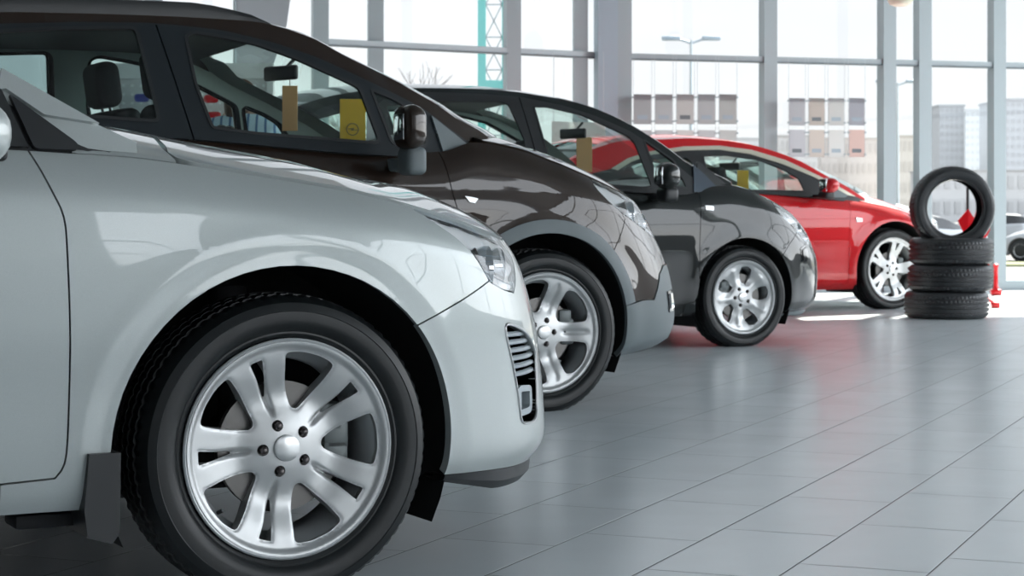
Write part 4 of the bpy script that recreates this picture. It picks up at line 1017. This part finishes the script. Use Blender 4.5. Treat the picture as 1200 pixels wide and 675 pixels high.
# ------------------------------------------------------------------ showroom things near the glass
def sheet_mat(name,c):
    m=mat(name,tuple(min(1,x*1.0) for x in c),.6); nt=m.node_tree; p=nt.nodes['Principled BSDF']; t=nt.nodes.new('ShaderNodeBsdfTranslucent'); t.inputs[0].default_value=(*[min(1,x*1.05) for x in c],1)
    mx=nt.nodes.new('ShaderNodeMixShader'); mx.inputs[0].default_value=.6; nt.links.new(p.outputs[0],mx.inputs[1]); nt.links.new(t.outputs[0],mx.inputs[2]); nt.links.new(mx.outputs[0],nt.nodes['Material Output'].inputs[0]); return m
def poster(x,y,Z,w,h,i,shade,label,rz,group,wire=True):
    p=at(x,y,Z); o=empty('poster_holder',p,rz,label,'poster',group)
    q=MB(); q.box((-w/2,-.004,-h/2),(w/2,.004,h/2),.002,1); q.build('sheet',sheet_mat('poster_sheet_%d'%i,shade),o)
    q=MB(); q.box((-w*.32,-.006,-h*.34),(w*.28,-.0045,-h*.20)); q.build('print','steel' if i%3 else 'seal',o,smooth=None)
    for sx_ in (-w/2-.006,w/2+.006):
        q=MB(); q.cyl((sx_,0,-h*.55),(sx_,0,(TR-p[2]) if wire else h*.62),.0022,n=5); q.build('wire','grey',o)
        for zz in (-h*.4,h*.4): q=MB(); q.box((sx_-.012,-.008,zz-.008),(sx_+.012,.008,zz+.008)); q.build('clip','alu',o,smooth=None)
    return o
pi=0; onames=['first','second','third','fourth','fifth']
TX=[(753,(.36,.37,.39)),(778,(.40,.41,.43)),(803,(.44,.44,.45)),(828,(.40,.41,.43)),(853,(.40,.41,.42))]
for r,(yy,hh) in enumerate(((128,35),(170,35))):
    for k,(x,cx_) in enumerate(TX):
        Pn=onR(x,-.35); Z=Pn.y; pi+=1
        poster(x,yy+.0*k,Z,20*Z/2300/.93,hh*Z/2300,pi,tuple(c*(1.15 if r else 1) for c in cx_),('grey hanging poster, %s from the left in the upper row left of the mullion' if r==0 else 'pale hanging poster, %s from the left in the lower row above the red roof')%onames[k],dR,'posters hanging in the window',r==0)
TX=[(934,(.42,.43,.46)),(957,(.46,.44,.43)),(980,(.50,.51,.52)),(1004,(.38,.39,.43))]
for r,(yy,hh) in enumerate(((131,32),(168,32))):
    for k,(x,cx_) in enumerate(TX):
        Pn=onR(x,-.35); Z=Pn.y; pi+=1
        cc=cx_ if not(r==1 and k==3) else (.50,.42,.41)
        poster(x,yy+.0*k,Z,18.5*Z/2300/.93,hh*Z/2300,pi,tuple(c*(1.12 if r else 1) for c in cc),('grey hanging poster, %s from the left in the upper row right of the mullion' if r==0 else 'pale hanging poster, %s from the left in the lower row right of the mullion')%onames[k],dR,'posters hanging in the window',r==0)
pw_=onL(655,-.35); pz=.83+(246-143)*pw_.y/2300
o=empty('hanging_sheet',(pw_.x,pw_.y,pz),dL,'white hanging sheet with a red dot seen through the front window of the black car','sheet')
q=MB(); q.box((-.30,-.003,-.30),(.30,.003,0),.001,1); q.build('sheet',sheet_mat('sheet_white',(.62,.62,.62)),o)
q=MB(); q.lathe([(.0005,-.008),(.05,-.008),(.05,-.003)],28); q.build('red_dot',M['red'],o,loc=(-.05,0,-.16))
for s_ in (-.28,.28): q=MB(); q.cyl((s_,0,0),(s_,0,TR-pz),.003,n=6); q.build('wire','grey',o)
# pendant lamp
p=at(1055,8,17.0); o=empty('pendant_lamp',(p[0],p[1],p[2]),0,'round cream pendant lamp hanging at the top of the window','lamp')
q=MB(); q.lathe([(.0005,0),(.05,.004),(.09,.02),(.108,.05),(.11,.09),(.10,.2),(.04,.26),(.0005,.27)],32,axis='z'); q.build('lamp_shade',mat('lamp_cream',(.78,.75,.62),.4),o)
q=MB(); q.cyl((0,0,.26),(0,0,CE-p[2]),.006,n=8); q.build('cord','trim',o)
# red stand with black pole behind the tyres
b0=at(1134,350,16.6); o=empty('banner_stand',(b0[0],b0[1],0),0,'red draped banner stand with black pole behind the tyre stack','stand')
q=MB(); q.cyl((0,0,.02),(0,0,1.02),.012); q.build('pole','trim',o)
q=MB(); 
for s_,z0_ in ((1,.86),(1,.50)):
    q.poly([(-.08,0,z0_-.12),(.0,-.02,z0_-.02),(.05,-.02,z0_-.10),(.10,0,z0_+.04),(.17,0,z0_+.02),(.19,0,z0_-.2),(.12,0,z0_-.34),(.05,-.02,z0_-.22),(0,-.02,z0_-.30)],(0,.03,0))
q.build('red_drape',M['red'],o,smooth=None)
q=MB()
for a in (.1,2.2,4.2): q.tube([(0,0,.20),(.24*math.cos(a),.24*math.sin(a),.03)],.012); q.box((.24*math.cos(a)-.035,.24*math.sin(a)-.035,0),(.24*math.cos(a)+.035,.24*math.sin(a)+.035,.05),.01)
q.build('tripod_foot',M['red'],o)
b0=at(1167,346,19.1); o=empty('red_floor_stand',(b0[0],b0[1],0),0,'small red post with a foot on the floor beside the tyre stack','stand')
q=MB(); q.box((-.05,-.05,0),(.05,.05,.06),.015,2); q.lathe([(.035,.05),(.022,.10),(.02,.26),(.03,.30),(.0005,.31)],16,axis='z'); q.build('post',M['red'],o)
# feather flag and accessory board behind the brown car
fx=at(303,40,14.0); o=empty('feather_flag',(fx[0],fx[1],0),0,'pale grey feather flag standing behind the roof of the brown car','flag')
q=MB(); P1=[(-.16,0,.5),(-.17,0,2.9),(-.10,0,3.2),(.10,0,3.3),(.24,0,3.1),(.26,0,2.6),(.20,0,2.15),(.10,0,1.85),(.04,0,1.3),(-.02,0,.7)]
q.poly(P1,(0,.012,0)); q.build('cloth',mat('flag_cloth',(.52,.53,.57),.8),o,smooth=None)
q=MB(); q.cyl((-.17,0,0),(-.17,0,3.0),.012); q.build('pole','grey',o)
q=MB(); q.box((-.42,-.25,0),(.08,.25,.03),.01,2); q.build('base','trim',o)
bd=at(232,120,13.0); o=empty('display_board',(bd[0],bd[1],0),0,'pale grey perforated display board seen through the windows of the brown car','display board')
def board_mat():
    m=mat('perforated_board',(.50,.50,.50),.6); nt=m.node_tree; p=nt.nodes['Principled BSDF']; L=nt.links
    tc=nt.nodes.new('ShaderNodeTexCoord'); sp=nt.nodes.new('ShaderNodeSeparateXYZ'); L.new(tc.outputs['Object'],sp.inputs[0])
    def mm(op,a,b):
        n=nt.nodes.new('ShaderNodeMath'); n.operation=op
        for i,v in enumerate((a,b)):
            if isinstance(v,(int,float)): n.inputs[i].default_value=v
            else: L.new(v,n.inputs[i])
        return n.outputs[0]
    fr=[mm('ABSOLUTE',mm('SUBTRACT',mm('FRACT',mm('ADD',mm('DIVIDE',sp.outputs[i],.058),50),0),.5),0) for i in (0,2)]
    d=mm('SQRT',mm('ADD',mm('MULTIPLY',fr[0],fr[0]),mm('MULTIPLY',fr[1],fr[1])),0); k=mm('LESS_THAN',d,.17)
    mx=nt.nodes.new('ShaderNodeMix'); mx.data_type='RGBA'; mx.inputs['A'].default_value=(.72,.72,.72,1); mx.inputs['B'].default_value=(.95,.96,.97,1)
    L.new(k,mx.inputs['Factor']); L.new(mx.outputs['Result'],p.inputs['Base Color']); return m
q=MB(); q.box((-.52,0,.55),(.46,.03,1.72),.01,2); q.build('board',board_mat(),o,smooth=None)
q=MB(); q.box((-.56,-.03,0),(-.52,.05,1.78));q.box((.46,-.03,0),(.50,.05,1.78)); q.box((-.56,-.03,1.70),(.50,.06,1.80)); q.box((-.56,-.2,0),(-.52,.2,.04));q.box((.46,-.2,0),(.5,.2,.04)); q.build('frame','white_p',o,smooth=None)
def capsule(x,y,Z,m,label,grp):
    p=at(x,y,Z); o=empty('car_care_bottle',(p[0],p[1],p[2]),0,label,'bottle',grp)
    q=MB(); q.box((-.05,-.05,-.028),(.05,0,.028),.024,4); q.build('body',m,o); q=MB(); q.cyl((.05,-.025,0),(.068,-.025,0),.014,.010); q.build('cap','white_p',o)
M['blue']=mat('blue_plastic',(.04,.06,.35),.3)
capsule(248,116,12.93,M['red'],'upper red bottle mounted on the perforated board','bottles on the display board')
capsule(251,136,12.93,M['red'],'lower red bottle mounted on the perforated board','bottles on the display board')
capsule(167,115,12.93,M['blue'],'blue bottle seen through the rear side window of the brown car','bottles on the display board')
# ------------------------------------------------------------------ person behind the brown car
def person():
    p=at(292,150,9.75); root=empty('person',(p[0],p[1],0),math.radians(0),'person in a light blue striped shirt bending behind the brown car','person')
    def skin(name,V,E,R,m,sub=2):
        me=bpy.data.meshes.new(name); me.from_pydata(V,E,[]); o=bpy.data.objects.new(name,me); COL.objects.link(o)
        bpy.context.view_layer.objects.active=o
        md=o.modifiers.new('skin','SKIN'); md.use_smooth_shade=True
        for i,r in enumerate(R): me.skin_vertices[0].data[i].radius=(r if isinstance(r,tuple) else (r,r))
        me.skin_vertices[0].data[0].use_root=True
        s=o.modifiers.new('sub','SUBSURF'); s.levels=sub; s.render_levels=sub
        dg=bpy.context.evaluated_depsgraph_get(); m2=bpy.data.meshes.new_from_object(o.evaluated_get(dg)); bpy.data.objects.remove(o)
        m2.polygons.foreach_set('use_smooth',[True]*len(m2.polygons)); m2.materials.clear(); return link(name,m2,m,root)
    root.scale=(.92,.92,.92)
    # body faces the board, leans a little forward and to the left
    V=[(0,0,.92),(0,.01,1.10),(-.01,.02,1.26),(-.03,.04,1.36),(-.05,.06,1.44),(-.06,.08,1.50),(-.06,.09,1.60),
       (-.17,.04,1.345),(-.22,.10,1.10),(-.17,.28,.98),(-.16,.34,.96),
       (.13,.04,1.345),(.20,.08,1.10),(.14,.27,1.0),(.12,.33,.98),
       (-.10,0,.86),(-.11,.02,.48),(-.12,-.01,.09),(-.12,.12,.04),(.10,0,.86),(.11,.03,.48),(.12,-.01,.09),(.12,.12,.04)]
    E=[(0,1),(1,2),(2,3),(3,4),(4,5),(5,6),(3,7),(7,8),(8,9),(9,10),(3,11),(11,12),(12,13),(13,14),(0,15),(15,16),(16,17),(17,18),(0,19),(19,20),(20,21),(21,22)]
    R=[(.15,.11),(.135,.10),(.15,.11),(.12,.09),.055,.075,.085,.07,.048,.034,.026,.07,.048,.034,.026,.095,.062,.045,.04,.095,.062,.045,.04]
    skin('body',V,E,R,mat('skin',(.62,.40,.30),.5))
    # shirt: the trunk and sleeves a little larger
    sm=mat('striped_shirt',(.45,.65,.85),.7); nt=sm.node_tree; pb=nt.nodes['Principled BSDF']; tc=nt.nodes.new('ShaderNodeTexCoord'); wv=nt.nodes.new('ShaderNodeTexWave'); wv.bands_direction='X'; wv.inputs['Scale'].default_value=6.5; wv.inputs['Distortion'].default_value=.6
    rp=nt.nodes.new('ShaderNodeValToRGB'); rp.color_ramp.elements[0].color=(.10,.22,.42,1); rp.color_ramp.elements[0].position=.08; rp.color_ramp.elements[1].color=(.65,.85,.98,1); rp.color_ramp.elements[1].position=.25
    nt.links.new(tc.outputs['Object'],wv.inputs['Vector']); nt.links.new(wv.outputs['Fac'],rp.inputs['Fac']); nt.links.new(rp.outputs['Color'],pb.inputs['Base Color'])
    Vs=[(0,0,.84),(0,.0,.96),(0,.01,1.10),(-.01,.02,1.26),(-.03,.04,1.37),(-.04,.05,1.41),(-.18,.04,1.34),(-.225,.10,1.10),(-.19,.22,1.01),(.14,.04,1.34),(.205,.08,1.10),(.165,.21,1.02)]
    Es=[(0,1),(1,2),(2,3),(3,4),(4,5),(4,6),(6,7),(7,8),(4,9),(9,10),(10,11)]
    skin('shirt',Vs,Es,[(.18,.13),(.17,.125),(.155,.12),(.17,.13),(.14,.105),(.07,.065),.085,.066,.052,.085,.066,.052],sm)
    Vt=[(0,0,.90),(-.10,0,.82),(-.11,.02,.48),(-.12,-.01,.11),(.10,0,.82),(.11,.03,.48),(.12,-.01,.11)]
    skin('trousers',Vt,[(0,1),(1,2),(2,3),(0,4),(4,5),(5,6)],[(.16,.12),.11,.08,.07,.11,.08,.07],mat('navy_trousers',(.03,.04,.07),.8))
    Vh=[(-.06,.065,1.61),(-.06,.03,1.52),(-.07,.0,1.44),(-.08,-.01,1.38)]
    skin('hair',Vh,[(0,1),(1,2),(2,3)],[(.102,.100),(.09,.08),(.075,.05),(.05,.03)],mat('brown_hair',(.07,.03,.012),.6))
    for s in (-1,1):
        q=MB(); q.sphere((-.06+s*.03,.172,1.60),.011,u=10,v=8); q.build('eye','white_p',root)
        hx=-.16 if s<0 else .12; hz=.96 if s<0 else .98; hy=.36 if s<0 else .35
        q=MB()
        for f_ in range(4): q.tube([(hx+(f_-1.5)*.018,hy,hz),(hx+(f_-1.5)*.020,hy+.045+.006*(f_%3),hz-.012),(hx+(f_-1.5)*.020,hy+.068+.006*(f_%3),hz-.035)],.0085,8)
        q.tube([(hx-s*.03,hy-.03,hz),(hx-s*.05,hy+.01,hz-.01)],.010,8); q.box((hx-.038,hy-.05,hz-.012),(hx+.038,hy+.01,hz+.014),.012,3); q.build('hand_fingers',bpy.data.materials['skin'],root)
    q=MB(); q.sphere((-.06,.182,1.575),.014,(.8,1.3,1.2),10,8); q.build('nose',bpy.data.materials['skin'],root)
person()
# ------------------------------------------------------------------ outside
def block(name,x0,x1,ytop,Z,dep,col,label,rows,cols,zg=-.76,cat='building',ang=0,group=None):
    a=at(x0,ytop,Z);b=at(x1,ytop,Z); W=b[0]-a[0]; Hh=a[2]-zg; o=empty('apartment_block' if rows>4 else 'low_building',((a[0]+b[0])/2,Z,zg),ang,label,cat,group)
    q=MB(); q.box((-W/2,0,0),(W/2,dep,Hh)); col=tuple(.22+.60*c for c in col); q.build('wall',mat(name,col,.9),o,smooth=None)  # distance haze is mixed into the wall colour
    q=MB(); q.box((-W/2-.2,-.2,Hh),(W/2+.2,dep+.2,Hh+Hh*.02)); q.build('roof_edge',mat(name+'_edge',tuple(c*.85 for c in col),.9),o,smooth=None)
    wm_=mat(name+'_windows',tuple(c*.84 for c in col),.4)
    for r in range(rows):
        q=MB()
        for c in range(cols):
            xx=-W/2+W*(c+.5)/cols; zz=Hh*(r+.55)/rows; q.box((xx-W/cols*.28,-.08,zz-Hh/rows*.24),(xx+W/cols*.28,.1,zz+Hh/rows*.24))
        q.build('window_row',wm_,o,smooth=None)
HZ=(.60,.65,.70)
block('tower_a',1089,1100,140,470,15,(.58,.63,.67),'narrow pale tower at the left end of the distant apartment blocks',12,2)
block('tower_b',1101,1130,125,420,18,(.50,.55,.60),'tall grey tower in the middle of the distant apartment blocks',14,5)
block('tower_c',1131,1160,130,445,18,(.60,.65,.69),'pale tower left of the rightmost mullion',14,5)
block('tower_d',1177,1212,118,410,22,(.55,.59,.64),'tower at the right edge of the photo',14,5)
block('mid_a',908,958,160,300,12,(.62,.60,.58),'low pale building behind the lower posters',4,8)
block('mid_b',962,1030,163,340,12,(.60,.54,.50),'low beige building left of the wide mullion pair',4,10)
block('mid_c',1046,1076,160,320,12,(.66,.60,.50),'low yellowish building between the two close mullions',4,5)
block('mid_d',740,900,163,345,12,(.64,.65,.66),'long low grey building behind the left posters',3,16)
block('mid_e',1092,1240,200,260,14,(.60,.61,.62),'long low shed under the distant towers',2,12)
# ground outside: apron, slope and the lower car park
am=mat('asphalt_pale',(.13,.125,.12),.9,bump=(3,.2))
q=MB(); v=[q.bm.verts.new(p) for p in ((-80,PL.y-6,-.03),(90,PL.y-6,-.03),(-80,27,-.03),(90,27,-.03),(-140,36,-.76),(160,36,-.76),(-700,900,-.76),(900,900,-.76))]
for a,b,c,d in ((0,1,3,2),(2,3,5,4),(4,5,7,6)): q.bm.faces.new((v[a],v[b],v[c],v[d]))
q.build('ground',am,None,smooth=None,kind='structure')
q=MB(); q.box((-120,55,-.76),(160,58,-.70)); q.build('trim_20',mat('grass_strip',(.20,.22,.10),.95),None,smooth=None,kind='structure')
q=MB(); q.box((-200,110,-.76),(300,118,-.66)); q.build('trim_21',bpy.data.materials['grass_strip'],None,smooth=None,kind='structure')
def street_lamp(x,ytop,Z,label):
    p=at(x,ytop,Z); o=empty('street_lamp',(p[0],Z,-.76),0,label,'street lamp','street lamps outside'); Hh=p[2]+.76; k=Hh/9
    q=MB(); q.cyl((0,0,0),(0,0,Hh),.12*k,.06*k); q.build('pole','grey',o)
    for s in (-1,1): q=MB(); q.cyl((0,0,Hh-.15),(s*.55*k,0,Hh+.05),.05*k); q.box((s*.5*k-.02,-.15,Hh-.02),(s*1.3*k if s>0 else .5*s*k+.02,.15,Hh+.2),.06) if s>0 else q.box((-1.3*k,-.15,Hh-.02),(-.5*k+.02,.15,Hh+.2),.06); q.build('lamp_head','steel',o)
street_lamp(810,47,92,'tall double street lamp above the left posters')
street_lamp(1052,97,125,'far double street lamp between the two close mullions')
# lattice mast
p=at(576,100,30); o=empty('lattice_mast',(p[0],30,-.03),0,'teal steel lattice mast outside the left part of the window','mast')
tl_=mat('teal_paint',(.10,.42,.40),.5)
q=MB(); 
for x_,w_ in ((-.15,.06),(.19,.03)):
    for y_ in (0,.3): q.box((x_-w_,y_-.03,0),(x_+w_,y_+.03,6.5))
q.build('leg',tl_,o,smooth=None)
q=MB()
for i in range(13): z=i*.5; bar(q,(-.09,0,z),(.16,0,z+.5),.02,.02); bar(q,(.16,0,z),(-.09,0,z+.5),.02,.02); bar(q,(-.09,0,z),(.16,0,z),.02,.02)
q.build('bracing','alu',o,smooth=None)
q=MB(); q.box((-.2,-.05,2.70),(.24,.05,2.84)); q.build('cross_plate',tl_,o,smooth=None)
# bare tree
def tree():
    p=at(478,130,48); o=empty('bare_tree',(p[0],48,-.76),0,'bare tree with thin branches above the black car roof','tree'); q=MB(); rnd=random.Random(5)
    def br(a,d,L,r,n):
        b=a+d*L; q.cyl(a,b,r,r*.7,n=5)
        if n==0: return
        for i in range(3 if n>1 else 2):
            e=(d+Vector((rnd.uniform(-.65,.65),rnd.uniform(-.5,.5),rnd.uniform(-.1,.4)))).normalized(); br(b,e,L*rnd.uniform(.62,.85),r*.62,n-1)
    br(Vector((0,0,0)),Vector((0.02,0,1)),1.5,.09,5); q.build('branches',mat('bark',(.22,.2,.2),.9),o)
tree()
# parked cars outside: one build, copied
def outside_car():
    C=CAR['red']; b=Body(**C['body']); g=Green(**C['green']); X=EXTRA['red']; B=b.B; sN=b.sA+b.LF; sT=b.sR-b.LR
    root=empty('parked_car',(0,0,0),0,'x','car'); m=mat('car_paint_pale',(.42,.44,.46),.3,.2,1)
    z_=lambda L:[(L[0][0],0)]+[(x,max(y,.004)) for x,y in L[1:-1]]+[(L[-1][0],0)]
    out=[(sT,0),(sT,.99),(sN,.99),(sN,0)]+z_(arc(b,b.Ra,-20,200))+z_(arc(b,b.Ra,-20,200,uc=b.rear))
    link('body_shell',surf_mesh('body_shell',b,out,[],h=.12,both=True,B=B,hgap=0,gap=0),m,root)
    link('hood',surf_mesh('hood',b,[(sN-.003,1.0),(sN-.003,2),(-.3,2),(-.3,1.0)],(),h=.12,both=True,B=B),m,root)
    re=X['roof']; r=Roof(g,B,re,X['bulge'],X['crown']); ur,uf=re[0][0],re[-1][0]; us=np.linspace(ur,uf,30)
    top=[(float(u),float(lerp1(u,re))) for u in us]; bot=[(float(u),min(float(lerp1(u,b.wE))-.02,float(lerp1(u,re))-.01)) for u in us]
    link('side_glass',surf_mesh('side_glass',g,bot+top[::-1],(),h=.15,both=True,B=B),'trimg',root)
    link('roof',surf_mesh('roof',r,[(-2.6,0),(-1.1,0),(-1.1,1),(-2.6,1)],(),h=.12,both=True,B=B),m,root)
    link('windscreen',surf_mesh('windscreen',r,[(-1.1,0),(uf,0),(uf,1),(-1.1,1)],(),h=.12,both=True,B=B),'trimg',root)
    link('rear_glass',surf_mesh('rear_glass',r,[(ur,0),(-2.6,0),(-2.6,1),(ur,1)],(),h=.12,both=True,B=B),'trimg',root)
    for x in (0,b.rear):
        for y in (.02,2*B-.24):
            q=MB(); q.lathe([(.0005,0),(.20,.01),(.22,0),(.32,0),(.335,.03),(.335,.2),(.3,.22),(.0005,.22)],24); q.build('wheel','rubber',root,loc=(x,y,.335))
            q=MB(); q.lathe([(.0005,0.0),(.19,-.004),(.21,0.01)],20); q.build('hub_cap','alloy',root,loc=(x,y if y<1 else y+.22,.335))
    return root
oc=outside_car()
spots=[(1215,262,62,2.6,'pale car parked outside behind the right edge mullion'),(1140,262,68,.2,'pale car parked outside seen just right of the upright tyre'),(1118,256,80,2.9,'pale car parked outside seen through the upright tyre'),(1010,262,85,.3,'pale car parked outside beyond the hood of the red car'),(1345,258,76,.1,'pale car parked outside beyond the right edge of the photo'),(950,262,95,2.8,'pale car parked outside above the roof of the red car'),(860,262,100,.2,'pale car parked outside behind the windscreen of the black car')]
for i,(x,y,Z,rz,l) in enumerate(spots):
    c=oc if i==0 else copy_tree(oc); p=at(x,y,Z); c.location=(p[0],Z,-.76); c.rotation_euler=(0,0,rz); c['label']=l; c['group']='cars parked outside'
wc=copy_tree(CARS['white'][0]); wc.location=(4.38,21.9,-.03); wc['label']='white car outside the glass directly behind the red car'; wc['group']='cars parked outside'
# ------------------------------------------------------------------ light
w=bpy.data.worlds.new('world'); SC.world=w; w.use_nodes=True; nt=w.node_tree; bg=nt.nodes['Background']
tc=nt.nodes.new('ShaderNodeTexCoord'); sp=nt.nodes.new('ShaderNodeSeparateXYZ'); nt.links.new(tc.outputs['Generated'],sp.inputs[0])
r=nt.nodes.new('ShaderNodeValToRGB'); nt.links.new(sp.outputs[2],r.inputs['Fac']); e=r.color_ramp.elements; e[0].position=0; e[0].color=(.95,.955,.96,1); e[1].position=.5; e[1].color=(.80,.88,1.0,1); k=e.new(.12); k.color=(.88,.91,.98,1)
ns=nt.nodes.new('ShaderNodeTexNoise'); ns.inputs['Scale'].default_value=3.5; ns.inputs['Detail'].default_value=4; mp=nt.nodes.new('ShaderNodeMapping'); mp.inputs['Scale'].default_value=(1,1,4); nt.links.new(tc.outputs['Generated'],mp.inputs[0]); nt.links.new(mp.outputs[0],ns.inputs['Vector'])
mx=nt.nodes.new('ShaderNodeMix'); mx.data_type='RGBA'; mx.blend_type='MULTIPLY'; mx.inputs['Factor'].default_value=.25; nt.links.new(r.outputs[0],mx.inputs['A']); nt.links.new(ns.outputs['Fac'],mx.inputs['B'])
hs=nt.nodes.new('ShaderNodeHueSaturation'); hs.inputs['Saturation'].default_value=.75; hs.inputs['Value'].default_value=1.0; nt.links.new(mx.outputs['Result'],hs.inputs['Color']); nt.links.new(hs.outputs[0],bg.inputs['Color']); 
# overcast sky, with brightness added out of view at right to light the cars
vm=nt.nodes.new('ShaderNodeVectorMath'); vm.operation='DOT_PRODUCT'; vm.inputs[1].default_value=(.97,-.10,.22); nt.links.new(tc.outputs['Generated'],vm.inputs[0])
mr=nt.nodes.new('ShaderNodeMapRange'); mr.interpolation_type='SMOOTHSTEP'; mr.inputs['From Min'].default_value=.35; mr.inputs['From Max'].default_value=.9; mr.inputs['To Min'].default_value=WORLD; mr.inputs['To Max'].default_value=WORLD*SIDE_BOOST
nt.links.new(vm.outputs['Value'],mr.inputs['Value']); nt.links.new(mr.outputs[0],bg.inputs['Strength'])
sl=bpy.data.lights.new('sun','SUN'); sl.energy=SUN; sl.angle=.01; sl.color=(1,.95,.86); so=bpy.data.objects.new('sun',sl); COL.objects.link(so)
so.rotation_euler=Vector((-.42,-1.0,-.95)).to_track_quat('-Z','Y').to_euler()
def area(name,loc,rot,sx_,sy_,pw,col=(1,1,1)):
    l=bpy.data.lights.new(name,'AREA'); l.shape='RECTANGLE'; l.size=sx_; l.size_y=sy_; l.energy=pw; l.color=col; o=bpy.data.objects.new(name,l); COL.objects.link(o); o.location=loc; o.rotation_euler=rot; return o
SC.view_settings.view_transform=VIEW; SC.view_settings.look='None'; SC.view_settings.exposure=EXPO; SC.view_settings.gamma=1
SC.cycles.max_bounces=10; SC.cycles.transparent_max_bounces=24; SC.cycles.diffuse_bounces=4; SC.cycles.glossy_bounces=5; SC.cycles.caustics_reflective=False; SC.cycles.caustics_refractive=False; SC.cycles.use_denoising=True; SC.cycles.sample_clamp_indirect=8
